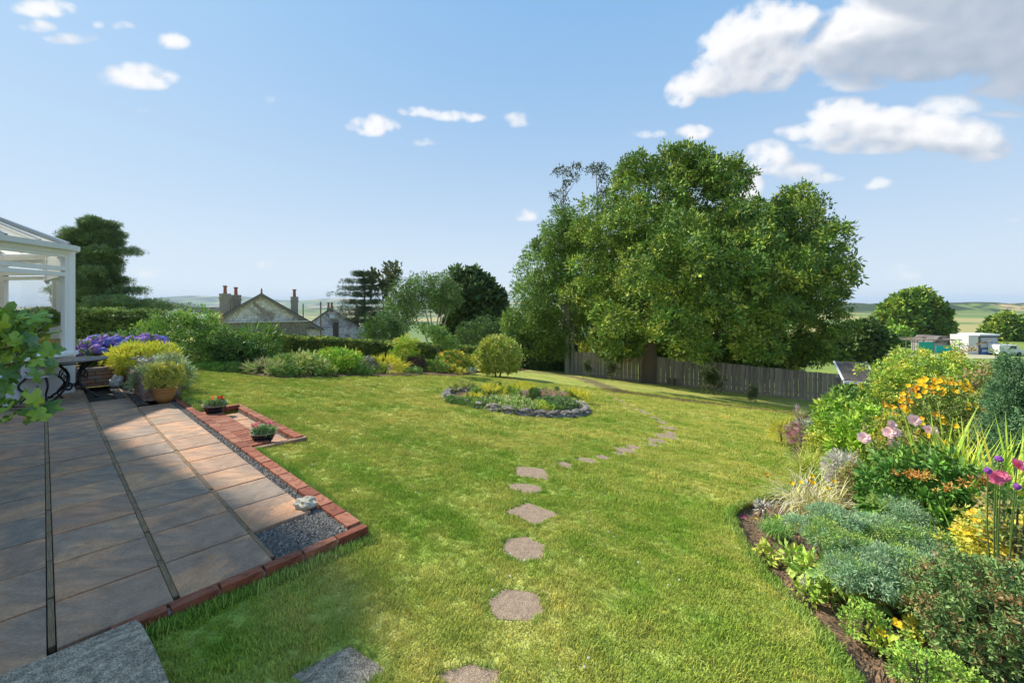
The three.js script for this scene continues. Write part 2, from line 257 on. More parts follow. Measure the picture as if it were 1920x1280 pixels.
// ------------------------------------------------------------------ patio
const patio = structureGroup('patio');
patio.position.set(C0[0], 0, -C0[1]); patio.rotation.y = PATIO_TURN;        // local x = u, local z = -(d2 side): v goes to local -z or +z below
const VS = -1;                                                             // local z runs outwards, v inwards
const slabTex = tex(1024, 1024, (u, v) => { const a = tile2(u, v, 3, 5, 41), b = tile2(u + 0.1 * a, v, 9, 4, 44), c = tile2(u, v, 90, 2, 47), w = sstep(-0.15, 0.3, a); const k = 0.86 + 0.14 * b + 0.12 * c; return [lerp(0.72, 0.88, w) * k, lerp(0.66, 0.74, w) * k, lerp(0.61, 0.62, w) * k]; });
const ridge = (u, v) => { const a = tile2(u + 0.06 * tile2(u, v, 5, 2, 3), v * 1, 4, 5, 52); return 1 - Math.min(1, Math.abs(a) * 7); };
const slabBump = tex(1024, 1024, (u, v) => 0.5 + 0.28 * tile2(u, v, 10, 5, 51) - 0.22 * ridge(u, v) + 0.08 * tile2(u, v, 120, 2, 55), false);
const slabMats = [[0.87, 0.67, 0.52], [0.8, 0.66, 0.54], [0.66, 0.6, 0.53], [0.93, 0.75, 0.59], [0.84, 0.63, 0.5]].map((c) => std(c, 0.78, { map: slabTex, bumpMap: slabBump, bumpScale: 0.012 }));
const slabCache = {};
function slabGeo(w, d, k) {
  const key = [w.toFixed(3), d.toFixed(3), k].join(); if (slabCache[key]) return slabCache[key];
  const g = new RoundedBoxGeometry(w, 0.04, d, 2, 0.006), p = g.attributes.position, uv = new Float32Array(p.count * 2), r = rng(k * 7 + 1), ou = r(), ov = r(), fl = r() < 0.5 ? 1 : -1;
  for (let i = 0; i < p.count; i++) { uv[i * 2] = ou + fl * p.getX(i) * 0.62; uv[i * 2 + 1] = ov + p.getZ(i) * 0.62; }
  g.setAttribute('uv', new THREE.BufferAttribute(uv, 2)); return slabCache[key] = g;
}
const slabRand = rng(91);
function slab(u0, u1, v0, v1, y = 0, parent = patio, name = 'paving_slab') {
  const m = part(name, slabGeo(u1 - u0, v1 - v0, Math.floor(slabRand() * 7)), slabMats[Math.floor(slabRand() * 5)], parent);
  m.position.set((u0 + u1) / 2, y - 0.02 + (slabRand() - 0.5) * 0.004, VS * (v0 + v1) / 2); m.rotation.set((slabRand() - 0.5) * 0.006, 0, (slabRand() - 0.5) * 0.006); return m;
}
const VJ = [0.185, 0.585, 0.613, 1.073, 1.103, 1.535, 1.568];               // slab columns between the channel joints
for (let k = 0; k < 14; k++) VJ.push(1.568 + 0.475 * (k + 1) - 0.03, 1.568 + 0.475 * (k + 1));
for (let c = 0; c * 2 + 1 < VJ.length; c++) for (let r = 0; r < 18; r++) {
  const u0 = r === 0 ? (c > 2 ? 0.012 : 0.078) : 0.041 + r * 0.493 + 0.008, u1 = 0.041 + (r + 1) * 0.493 - 0.008, v0 = VJ[c * 2], v1 = VJ[c * 2 + 1];
  if (r === 0 && c === 0) continue;                                          // the pebble pocket at the corner
  if (u0 > 8.6 || (c === 0 && u1 > 6.3) || (c === 1 && u1 > 7.2)) continue;
  slab(u0, u1, v0, v1);
}
part('bedding', box(9.2, 0.06, 9.3, 4.76, -0.125, VS * 4.8), std([0.045, 0.04, 0.03], 0.95, { bumpMap: soilBump, bumpScale: 0.01 }), patio);
const mortar = std([1.0, 0.9, 0.66], 0.95, { map: slabTex, bumpMap: soilBump, bumpScale: 0.01 });
for (let k = 0; k < 4; k++) { const v = (VJ[1 + 2 * k] + VJ[2 + 2 * k]) / 2; for (let i = 0; i < 17; i++) { const m = part('channel_stone', box(0.478, 0.03, 0.024), mortar, patio); m.position.set(0.36 + i * 0.493, -0.0175 - 0.002 * ((i * 7 + k) % 3), VS * v); } }

// brick edging: the kerb of the patio
const brickTex = tex(512, 256, (u, v) => { const a = tile2(u, v, 6, 4, 61), b = tile2(u, v, 50, 2, 62); const k = 0.8 + 0.3 * a + 0.15 * b, w = sstep(0.2, 0.5, a + 0.4 * b); return [k * lerp(0.74, 0.56, w), k * lerp(0.46, 0.42, w), k * lerp(0.34, 0.36, w)]; });
const brickBump = tex(256, 256, (u, v) => 0.5 + 0.4 * tile2(u, v, 20, 3, 63), false);
const brickMats = [0xffffff, 0xe8cfc4, 0xd0b4aa, 0xf4d8c8].map((c) => std(c, 0.88, { map: brickTex, bumpMap: brickBump, bumpScale: 0.004 }));
const brickGeos = [0, 1, 2].map((k) => { const g = new RoundedBoxGeometry(0.215, 0.065, 0.1025, 2, 0.006), p = g.attributes.position, uv = new Float32Array(p.count * 2); for (let i = 0; i < p.count; i++) { uv[i * 2] = k * 0.37 + p.getX(i) * 2 + p.getY(i) * 0.5; uv[i * 2 + 1] = k * 0.21 + p.getZ(i) * 3 + p.getY(i) * 2; } g.setAttribute('uv', new THREE.BufferAttribute(uv, 2)); return g; });
const brickRand = rng(17);
function brick(parent, x, y, z, turn = 0, tilt = 0) { const m = part('brick', brickGeos[Math.floor(brickRand() * 3)], brickMats[Math.floor(brickRand() * 4)], parent); m.position.set(x, y + (brickRand() - 0.5) * 0.004, z + (brickRand() - 0.5) * 0.005); m.rotation.set(tilt, turn + (brickRand() - 0.5) * 0.02, (brickRand() - 0.5) * 0.02); return m; }
const kerb = structureGroup('brick_kerb'); kerb.position.copy(patio.position); kerb.rotation.copy(patio.rotation);
for (let u = 0.22; u < 6.5; u += 0.227) brick(kerb, u, -0.028, VS * 0.052);
for (let v = -0.0; v < 1.2; v += 0.227) brick(kerb, 0.036, -0.03, VS * (v + 0.11), Math.PI / 2).scale.z = 0.65;
for (let v = 0.06; v < 1.2; v += 0.227) brick(kerb, 0.038, -0.1, VS * (v + 0.05), Math.PI / 2).scale.z = 0.65;       // second course, where the lawn lies lower
for (let u = 0.1; u < 2.6; u += 0.227) brick(kerb, u, -0.098, VS * 0.053);
part('mortar_bed', merge([box(6.6, 0.05, 0.085, 3.35, -0.045, VS * 0.052), box(0.05, 0.12, 1.26, 0.037, -0.08, VS * 0.65)]), std([0.3, 0.27, 0.23], 0.95), kerb);
// landing beside the edging: double soldier course, three small slabs, low far kerb
for (let u = 2.7; u < 4.95; u += 0.113) brick(kerb, u, -0.045, VS * -0.115, Math.PI / 2);
for (let u = 2.62; u < 4.95; u += 0.227) brick(kerb, u + 0.1, -0.05, VS * -0.53);
for (let v = -0.4; v < -0.1; v += 0.227) brick(kerb, 4.93, -0.02, VS * v, Math.PI / 2);
for (let k = 0; k < 4; k++) slab(2.72 + k * 0.5, 3.2 + k * 0.5, -0.455, -0.172, -0.07, kerb, 'landing_slab');
{ const m = part('kerb_stone', new RoundedBoxGeometry(0.075, 0.05, 0.62, 2, 0.01), slabMats[1], kerb); m.position.set(2.6, -0.055, VS * -0.3); }
// dark pebbles in the strip, the corner pocket and beside the raised bed
const pebbleGeo = new THREE.IcosahedronGeometry(1, 1); { const p = pebbleGeo.attributes.position; for (let i = 0; i < p.count; i++) { const k = 1 + 0.22 * n3(p.getX(i) * 1.3, p.getY(i) * 1.3, p.getZ(i) * 1.3); p.setXYZ(i, p.getX(i) * k, p.getY(i) * k * 0.6, p.getZ(i) * k * 0.75); } pebbleGeo.computeVertexNormals(); }
function scatter(name, geo, mat, list, parent) {       // list of [x, y, z, rx, ry, rz, sx, sy, sz, r, g, b]
  const m = new THREE.InstancedMesh(geo, mat, list.length), d = new THREE.Object3D(), c = new THREE.Color();
  list.forEach((a, i) => { d.position.set(a[0], a[1], a[2]); d.rotation.set(a[3], a[4], a[5]); d.scale.set(a[6], a[7], a[8]); d.updateMatrix(); m.setMatrixAt(i, d.matrix); m.setColorAt(i, c.setRGB(a[9], a[10], a[11])); });
  m.name = name; m.castShadow = m.receiveShadow = true; m.userData.kind = 'stuff'; parent.add(m); return m;
}
{ const r = rng(23), L = [], put = (u, v, y) => { const s = 0.006 + 0.007 * r(), k = r() < 0.1 ? 2.1 : 0.6 + 0.8 * r(), [x, , z] = onPatio(u, v); L.push([x, y + r() * 0.012, z, r() * 6, r() * 6, r() * 6, s, s, s, 0.125 * k, 0.113 * k, 0.1 * k]); };
  for (let i = 0; i < 6200; i++) put(0.11 + r() * 6.3, 0.107 + r() * 0.078, -0.03);
  for (let i = 0; i < 3400; i++) put(0.075 + r() * 0.46, 0.107 + r() * 0.48, -0.03);
  for (let i = 0; i < 2600; i++) put(6.2 + r() * 2.4, 0.42 + r() * 0.3, -0.03);
  for (let i = 0; i < 900; i++) put(2.72 + r() * 2.1, -0.475 + r() * 0.02, -0.075);
  const g = scatter('gravel', pebbleGeo, std(0xffffff, 0.7), L, scene); g.userData.label = 'dark grey pebbles along the patio edge and in its corner'; g.userData.category = 'gravel';
}
// rough step slab at the near end of the patio and the stepping stones
const roughTex = tex(512, 512, (u, v) => { const a = tile2(u, v, 70, 2, 71), b = tile2(u, v, 12, 3, 72); const k = 0.62 + 0.38 * a + 0.2 * b; return [k, k * 0.97, k * 0.92]; });
const roughBump = tex(512, 512, (u, v) => 0.5 + 0.5 * tile2(u, v, 60, 3, 71), false);
const stoneTex = tex(512, 512, (u, v) => { const a = tile2(u, v, 80, 2, 74), b = tile2(u, v, 9, 3, 75); const k = 0.78 + 0.34 * a + 0.1 * b; return [k * 0.86, k * 0.76, k * 0.66]; });
const stoneMat = std([0.72, 0.68, 0.64], 0.9, { map: stoneTex, bumpMap: roughBump, bumpScale: 0.006 });
const roughMat = std([1.0, 0.86, 0.7], 0.92, { map: roughTex, bumpMap: roughBump, bumpScale: 0.012 });
function slabFrom(poly, th, yf, mat) {                 // flat stone with chamfered rim over a ground polygon, built about its own centre
  const cx = poly.reduce((s, p) => s + p[0], 0) / poly.length, cf = poly.reduce((s, p) => s + p[1], 0) / poly.length, sh = new THREE.Shape(), c = new THREE.CatmullRomCurve3(poly.map(([x, f]) => new THREE.Vector3(x - cx, f - cf, 0)), true, 'catmullrom', 0.05);
  c.getPoints(48).forEach((p, i) => (i ? sh.lineTo(p.x, p.y) : sh.moveTo(p.x, p.y)));
  const g = new THREE.ExtrudeGeometry(sh, { depth: th, bevelEnabled: true, bevelSize: 0.008, bevelThickness: 0.008, bevelSegments: 2 }); g.rotateX(-Math.PI / 2);
  const p = g.attributes.position, uv = g.attributes.uv; for (let i = 0; i < p.count; i++) uv.setXY(i, (p.getX(i) + cx) * 1.6, (p.getZ(i) + cf + p.getY(i)) * 1.6);
  return [g, cx, cf];
}
const ordinal = ['', 'second', 'third', 'fourth', 'fifth', 'sixth', 'seventh', 'eighth', 'ninth', 'tenth', 'eleventh', 'twelfth', 'thirteenth', 'fourteenth', 'fifteenth', 'sixteenth', 'seventeenth', 'eighteenth', 'nineteenth', 'twentieth', 'twenty-first', 'twenty-second', 'twenty-third', 'twenty-fourth', 'twenty-fifth'];
for (const s of STONES) {
  const [g, cx, cf] = slabFrom(s.poly, 0.045, 0, stoneMat), m = part(numbered('stepping_stone'), g, s.i < 1 ? roughMat : stoneMat, scene);
  const e = 0.1, sx = (lawnY(cx + e, cf) - lawnY(cx - e, cf)) / (2 * e), sf = (lawnY(cx, cf + e) - lawnY(cx, cf - e)) / (2 * e);
  m.position.set(cx, lawnY(cx, cf) - 0.052, -cf); m.rotation.set(Math.atan(sf), 0, Math.atan(sx));
  const look = ['grey speckled square stepping stone cut off by the picture bottom', 'brown rounded stepping stone cut off by the picture bottom', 'pinkish rounded stepping stone, nearest one wholly in view', '', '', '', 'oblong pale stepping stone where the path begins to curve'][s.i];
  m.userData = { label: look || ordinal[s.i] + ' stepping stone counted from the bottom of the lawn', category: 'stepping stone', group: 'stepping stones across the lawn' };
}
{ const a = onPatio(-0.02, 1.62), q = [onPatio(0.0, 1.27), onPatio(-0.9, 1.24), onPatio(-0.95, 2.9), onPatio(-0.04, 2.95)].map((p) => [p[0], -p[2]]), [g, cx, cf] = slabFrom(q, 0.05, 0, roughMat), m = part('step_slab', g, roughMat, scene); m.position.set(cx, -0.035, -cf); m.userData = { label: 'rough grey concrete step slab at the patio corner', category: 'step' }; }
console.log('patio');

// ------------------------------------------------------------------ vegetation
const UP = new THREE.Vector3(0, 1, 0);
function leafCluster(seed, n, len, wid, spread, fold = 0.25, up = 0.35) {   // n folded leaves round the origin, y outwards
  const r = rng(seed), pos = [], idx = [], q = new THREE.Quaternion(), d = new THREE.Vector3(), v = new THREE.Vector3(), e = new THREE.Euler();
  for (let k = 0; k < n; k++) {
    d.set(r() * 2 - 1, r() * 1.4 - 1 + up, r() * 2 - 1).normalize(); const o = d.clone().multiplyScalar(spread * Math.pow(r(), 0.6)); o.y *= 0.7;
    d.y += up; d.normalize(); q.setFromUnitVectors(UP, d); const tw = r() * 6.28, l = len * (0.7 + 0.6 * r()), w = wid * (0.7 + 0.6 * r()), b = pos.length / 3;
    for (const [x, y, z] of [[0, 0, 0], [-w / 2, l * 0.45, fold * w], [0, l, -0.1 * l], [w / 2, l * 0.45, fold * w]]) { v.set(x, y, z).applyAxisAngle(UP, tw).applyQuaternion(q).add(o); pos.push(v.x, v.y, v.z); }
    idx.push(b, b + 1, b + 2, b, b + 2, b + 3);
  }
  return geoOf(pos, idx);
}
const C = { oak: leafCluster(1, 20, 0.2, 0.11, 0.34), ash: leafCluster(2, 22, 0.2, 0.07, 0.34), small: leafCluster(3, 22, 0.42, 0.24, 0.75), laurel: leafCluster(4, 12, 0.8, 0.34, 0.5), needle: leafCluster(5, 26, 0.55, 0.07, 0.6, 0.1, 0.6), feather: leafCluster(6, 18, 0.9, 0.12, 0.5, 0.1, 0.7), pine: leafCluster(7, 30, 0.6, 0.09, 0.7, 0.1, 0.15), far: leafCluster(8, 16, 0.6, 0.4, 0.8), scale: leafCluster(9, 24, 0.5, 0.13, 0.75, 0.15, 0.3), heath: leafCluster(10, 12, 1.0, 0.09, 0.4, 0.1, 1.2) };
const dirQ = new THREE.Quaternion(), qt = new THREE.Quaternion(), vN = new THREE.Vector3(), vS = new THREE.Vector3(), vP = new THREE.Vector3(), mM = new THREE.Matrix4(), cC = new THREE.Color();
function foliage(name, geo, mat, list, parent) {       // list of {p:[x,y,z], n:[x,y,z], s, c:[r,g,b]}; relative to the parent
  const m = new THREE.InstancedMesh(geo, mat, list.length), r = rng(list.length * 13 + 5);
  list.forEach((a, i) => { vN.set(...a.n).normalize(); dirQ.setFromUnitVectors(UP, vN); qt.setFromAxisAngle(UP, r() * 6.283); dirQ.multiply(qt); const s = a.s; m.setMatrixAt(i, mM.compose(vP.set(...a.p), dirQ, vS.set(s, s, s))); m.setColorAt(i, cC.setRGB(...a.c)); });
  m.name = name; m.castShadow = m.receiveShadow = true; m.userData.kind = 'stuff'; parent.add(m); return m;
}
const LEAFY = 2.6;
const tint = (r, cols, vary = 0.3) => { const a = cols[Math.floor(r() * cols.length)], k = 1 + vary * (r() * 2 - 1), w = 1 + 0.12 * (r() * 2 - 1); return [Math.min(0.72, a[0] * k * w * LEAFY), Math.min(0.68, a[1] * k * LEAFY), Math.min(0.6, a[2] * k * LEAFY)]; };
// points through the outer layer of a lumpy ellipsoid; flat = how far down the surface goes
function blob(r, L, n, [cx, cy, cz], [rx, ry, rz], s, cols, o = {}) {
  const { lump = 0.22, f = 2.2, low = -0.75, deep = 0.45, vary = 0.3, seed = 0 } = o;
  for (let k = 0; k < n; k++) {
    let y = lerp(low, 1, r()); const a = r() * 6.283, q = Math.sqrt(Math.max(0, 1 - y * y)), x = Math.cos(a) * q, z = Math.sin(a) * q;
    const d = (1 + lump * (n3(x * f + seed, y * f, z * f) + 0.5 * n3(x * f * 2.3, y * f * 2.3 + seed, z * f * 2.3))) * (1 - deep * Math.pow(r(), 2.2));
    L.push({ p: [cx + x * rx * d, cy + y * ry * d, cz + z * rz * d], n: [x + (r() - 0.5) * 0.9, y + 0.25 + (r() - 0.5) * 0.9, z + (r() - 0.5) * 0.9], s: s * (0.7 + 0.6 * r()), c: tint(r, cols, vary) });
  }
}
let seedNo = 1000;
const bark = std([0.16, 0.12, 0.085], 0.95, { bumpMap: soilBump, bumpScale: 0.03 }), paleBark = std([0.42, 0.38, 0.3], 0.9, { bumpMap: soilBump, bumpScale: 0.02 });
function stemsFor(r, w, h, n, mat, parent, name = 'stem', thick = 0.012) {
  for (let k = 0; k < n; k++) { const a = r() * 6.283, q = Math.sqrt(r()) * w * 0.38; part(name, limb([[Math.cos(a) * 0.04, -0.05, Math.sin(a) * 0.04], [Math.cos(a) * q * 0.5, h * 0.35, Math.sin(a) * q * 0.5], [Math.cos(a) * q, h * 0.8, Math.sin(a) * q]], thick, thick * 0.35, 5), mat, parent); }
}
// a rounded shrub: px = centre column, f = distance, top = row of its top, w = width in photo pixels
// front edge of the far border at a photo column
function shrub(name, label, category, px, f, top, w, cols, o = {}) {
  if (o.group === 'far border planting' && f < 20) { f = farF(px) + Math.max(0.25, (f - 13) * 0.75 + 0.3); w *= 1.3; top -= 2; }
  const r = rng(seedNo++), p = at(px, f, o.y), W = w / F * f, Hh = hgt(top, f) - p[1], t = thing(name, label, category, p, o.group), L = [], s = (o.leaf ?? 0.1), cl = o.cluster ?? C.small;
  const area = W * W * 0.8 + W * Hh * 2.4, n = Math.min(o.most ?? 4200, Math.round((o.density ?? 1.5) * area / (s * s)));
  blob(r, L, n, [0, Hh * 0.48, 0], [W / 2, Hh * 0.55, W / 2 * (o.depth ?? 0.85)], s, cols, { seed: seedNo, low: -0.95, ...o });
  if (o.mid) blob(r, L, Math.round(n * 0.25), [0, Hh * 0.45, 0], [W * 0.36, Hh * 0.4, W * 0.3], s, cols, { seed: seedNo });
  foliage('foliage', cl, o.mat ?? LEAF, L, t);
  stemsFor(r, W, Hh, o.stems ?? 3, bark, t);
  if (o.after) o.after(t, r, W, Hh);
  return t;
}
const flowerGeo = (n, len, wid, cup = 0.4) => { const pos = [], idx = []; for (let k = 0; k < n; k++) { const a = k / n * 6.283, b = pos.length / 3, u = Math.cos(a), v = Math.sin(a); for (const [l, w, h] of [[0, 0, 0], [0.55, -0.5, cup * 0.5], [1, -0.22, cup], [1, 0.22, cup * 0.96], [0.55, 0.5, cup * 0.5]]) pos.push(u * l * len - v * w * wid, h * len, v * l * len + u * w * wid); idx.push(b, b + 1, b + 2, b, b + 2, b + 3, b, b + 3, b + 4); } return geoOf(pos, idx); };
const ballGeo = (k, rough) => { const g = new THREE.IcosahedronGeometry(1, 2), p = g.attributes.position; for (let i = 0; i < p.count; i++) { const q = 1 + rough * n3(p.getX(i) * k, p.getY(i) * k, p.getZ(i) * k); p.setXYZ(i, p.getX(i) * q, p.getY(i) * q * 0.8, p.getZ(i) * q); } g.computeVertexNormals(); return g; };
const FL = { five: flowerGeo(5, 1, 0.85, 0.35), poppy: flowerGeo(5, 1, 1.1, 0.7), rose: merge([flowerGeo(6, 1, 0.95, 0.25), flowerGeo(5, 0.8, 0.8, 0.6).translate(0, 0.06, 0), flowerGeo(4, 0.5, 0.6, 1.1).translate(0, 0.1, 0)]), head: ballGeo(3.2, 0.22), daisy: flowerGeo(9, 1, 0.4, 0.1) };
const petal = (r, g, b) => leafMat(0.75, 0.3, { color: rgb(r, g, b) });
const PM = { yellow: petal(0.85, 0.56, 0.02), orange: petal(0.85, 0.30, 0.02), paleYellow: petal(0.85, 0.68, 0.12), palePink: petal(0.88, 0.64, 0.64), pink: petal(0.85, 0.22, 0.36), coral: petal(0.85, 0.3, 0.25), violet: petal(0.30, 0.08, 0.42), magenta: petal(0.5, 0.02, 0.25), white: petal(0.82, 0.82, 0.78), red: petal(0.75, 0.06, 0.03) };
function flower(parent, geo, mat, x, y, z, s, r, tiltTo = [0, 1, 0.3], name = 'flower') {
  const m = part(name, geo, mat, parent); m.position.set(x, y, z); m.scale.setScalar(s); vN.set(tiltTo[0] + (r() - 0.5) * 0.7, tiltTo[1], tiltTo[2] + (r() - 0.5) * 0.7).normalize(); m.quaternion.setFromUnitVectors(UP, vN).multiply(qt.setFromAxisAngle(UP, r() * 6)); return m;
}
const stalkMat = std([0.12, 0.2, 0.04], 0.8);
// arching strap leaves merged into one part
function blades(r, n, len, wid, lean, spread, cols, o = {}) {
  const pos = [], idx = [], col = [], seg = 5;
  for (let k = 0; k < n; k++) {
    const a = o.fan !== undefined ? o.fan + (r() - 0.5) * 0.5 + (r() < 0.5 ? Math.PI : 0) : r() * 6.283, q = Math.sqrt(r()) * spread, b0 = r() * 6.283, x0 = Math.cos(b0) * q, z0 = Math.sin(b0) * q, l = len * (0.6 + 0.5 * r()), ln = lean * (0.3 + 1.1 * r()), w = wid * (0.7 + 0.5 * r()), c = tint(r, cols, 0.25), ca = Math.cos(a), sa = Math.sin(a), base = pos.length / 3;
    for (let i = 0; i <= seg; i++) { const t = i / seg, th = ln * t, out = l * (t * Math.sin(th) * 0.75 + 0.08 * t), h = l * t * Math.cos(th * 0.9), ww = w * (1 - t * t) * 0.5 + 0.0006, x = x0 + ca * out, z = z0 + sa * out; pos.push(x - sa * ww, h, z + ca * ww, x + sa * ww, h, z - ca * ww); col.push(...c, ...c); if (i) { const b = base + i * 2; idx.push(b - 2, b - 1, b, b, b - 1, b + 1); } }
  }
  return geoOf(pos, idx, col);
}
const BLADE = leafMat(0.55, 0.3, { vertexColors: true });
function grassPlant(name, label, category, px, f, top, w, cols, o = {}) {
  const r = rng(seedNo++), p = at(px, f, o.y), W = w / F * f, Hh = hgt(top, f) - p[1], t = thing(name, label, category, p, o.group);
  part('leaves', blades(r, o.n ?? 160, (o.len ?? 1.15) * Hh, o.wid ?? 0.012, o.lean ?? 1.2, W * (o.core ?? 0.22), cols, o), BLADE, t, 'stuff');
  if (o.after) o.after(t, r, W, Hh); return t;
}
// upright spikes (heathers, lavender): cones of tiny leaves
function spiky(name, label, category, px, f, top, w, cols, o = {}) { return shrub(name, label, category, px, f, top, w, cols, { cluster: C.heath, leaf: 0.09, lump: 0.12, deep: 0.6, density: 1.3, mat: SOFT, ...o }); }

// ---- grass blades on the near lawn
{ const pos = [], idx = [], r = rng(3); for (let k = 0; k < 18; k++) { const a = r() * 6.28, x = (r() - 0.5) * 0.06, z = (r() - 0.5) * 0.06, l = 0.012 + 0.016 * r(), o = 0.004 + 0.016 * r(), w = 0.002, b = pos.length / 3, ca = Math.cos(a), sa = Math.sin(a); pos.push(x - sa * w, -0.004, z + ca * w, x + sa * w, -0.004, z - ca * w, x + ca * o * 0.4 - sa * w * 0.7, l * 0.65, z + sa * o * 0.4 + ca * w * 0.7, x + ca * o * 0.4 + sa * w * 0.7, l * 0.65, z + sa * o * 0.4 - ca * w * 0.7, x + ca * o, l, z + sa * o); idx.push(b, b + 1, b + 2, b + 2, b + 1, b + 3, b + 2, b + 3, b + 4); }
  const tuft = geoOf(pos, idx), L = [], q = rng(9);
  const fill = (f0, f1, per, s) => { const n = Math.round((f1 * f1 - f0 * f0) * 1.24 * per); for (let k = 0; k < n; k++) { const f = Math.sqrt(lerp(f0 * f0, f1 * f1, q())), x = (q() * 2 - 1) * 1.24 * f; if (inBed(x, f) || inPatio(x, f, 0.0) || inStone(x, f) || inStone(x + 0.025, f) || inStone(x, f + 0.03) || inStone(x, f - 0.06) || inIsland(x, f, 0.97) || (f > 9 && inside(farPoly, x, f))) continue; const c = grassColor(x, f), v = 0.75 + 0.5 * q(), ss = s * 0.8 * (0.75 + 0.6 * q()) * (1 + 0.35 * n2(x * 1.7, f * 1.7)), y = q() < 0.06 ? 1.25 : 1; L.push([x, lawnY(x, f), -f, (q() - 0.5) * 0.3, q() * 6.28, (q() - 0.5) * 0.3, ss, ss, ss, c[0] * v * y * 1.02, c[1] * v, c[2] * v * 0.9]); } };
  fill(1.55, 4.2, 2000, 1.0); fill(4.2, 7, 900, 1.3); fill(7, 11, 360, 1.7); fill(11, 18, 130, 2.3);
  const rim = (x, f, s) => { if (inBed(x, f) || inPatio(x, f) || inStone(x, f)) return; const c = grassColor(x, f), v = 0.65 + 0.5 * q(); L.push([x, lawnY(x, f), -f, (q() - 0.5) * 0.7, q() * 6.28, (q() - 0.5) * 0.7, s, s * (1.1 + 0.8 * q()), s, c[0] * v * 0.85, c[1] * v, c[2] * v]); };   // longer grass the mower misses
  for (const st of STONES.slice(0, 8)) for (let k = 0; k < 46; k++) { const i = Math.floor(q() * st.poly.length), a = st.poly[i], b = st.poly[(i + 1) % st.poly.length], t = q(), e = 1.12 + 0.1 * q(); rim(st.c[0] + (lerp(a[0], b[0], t) - st.c[0]) * e, st.c[1] + (lerp(a[1], b[1], t) - st.c[1]) * e, 0.55 + 0.35 * q()); }
  for (let k = 0; k < 1600; k++) { const p = q() < 0.55 ? onPatio(q() * 6.3, -0.01 - 0.04 * q()) : onPatio(-0.01 - 0.04 * q(), q() * 1.25); rim(p[0], -p[2], 0.9 + 0.6 * q()); }
  for (let k = 0; k < 1500; k++) { const e = edgePts[Math.floor(q() * 150)]; rim(e.x + (q() - 0.75) * 0.06, e.z + (q() - 0.5) * 0.06, 0.9 + 0.6 * q()); }
  const g = scatter('grass', tuft, leafMat(0.9, 0.12), L, scene); g.userData.label = 'short mown grass blades growing all over the lawn'; g.userData.category = 'grass'; console.log('grass', L.length);
  const D = []; const dz = rng(19); for (let k = 0; k < 320; k++) { const f = 1.8 + 7 * dz(), x = (dz() * 2 - 1) * 1.1 * f; if (n2(x * 0.8, f * 0.8) < 0.1 || inBed(x, f) || inPatio(x, f) || inStone(x, f)) continue; D.push([x, lawnY(x, f) + 0.022, -f, dz(), dz() * 6, dz(), 0.006, 0.005, 0.006, 0.8, 0.8, 0.75]); }
  const w = scatter('clover_flowers', FL.head, PETAL, D, scene); w.userData.label = 'tiny white clover heads dotted about the lawn'; w.userData.category = 'clover';
}

// ---- trees
function tree(name, label, category, base, trunks, lobes, cl, mat, s, cols, o = {}) {
  // trunks: lists of points relative to the base with radii; lobes: [x, y, z, rx, ry, rz, n]
  const t = thing(name, label, category, base, o.group), r = rng(seedNo++), L = [];
  for (const [pts, a, b, m] of trunks) part(m ? 'branch' : 'trunk', limb(pts, a, b, 8), o.bark ?? bark, t);
  for (const [x, y, z, rx, ry, rz, n] of lobes) {
    blob(r, L, Math.round(n * 0.14), [x, y, z], [rx * 0.75, ry * 0.85, rz * 0.85], s, cols, { seed: seedNo++, low: -1, ...o });
    const m = o.subs ?? 14; for (let k = 0; k < m; k++) { const h = 1 - 1.75 * (k + r()) / m, a = k * 2.4 + r(), q = Math.sqrt(Math.max(0, 1 - h * h)), e = 0.22 + 0.16 * r(), d = 0.68 + 0.32 * r(); blob(r, L, Math.round(n * 0.7 / m), [x + Math.cos(a) * q * rx * d, y + h * ry * d, z + Math.sin(a) * q * rz * d], [rx * e, ry * e * 0.85, rz * e], s, cols, { seed: seedNo++, low: -0.6, ...o, deep: 0.5 }); }
  }
  foliage('crown', cl, mat, L, t); return t;
}
function lobesFromPhoto(base, f, list, per, o = {}) {  // [px, py, radius px, depth offset in radii]
  return list.map(([px, py, rp, dz = 0]) => { const R = rp / F * f; return [(px - 960) / F * f - base[0], hgt(py, f) - base[1], dz * R, R * (o.sx ?? 1), R * (o.sy ?? 0.92), R * 1.05, Math.round(per * R * R * (rp < 46 ? 1.7 : 1))]; });
}
function limbsTo(r, from, lobes, rad, n = 99) { return lobes.slice(0, n).map(([x, y, z]) => [[from, [lerp(from[0], x, 0.4) + (r() - 0.5), lerp(from[1], y, 0.55), lerp(from[2], z, 0.4)], [x, y, z]], rad, rad * 0.2, true]); }
const OAKC = [[0.07, 0.115, 0.018], [0.1, 0.15, 0.022], [0.05, 0.09, 0.018], [0.15, 0.18, 0.026]];
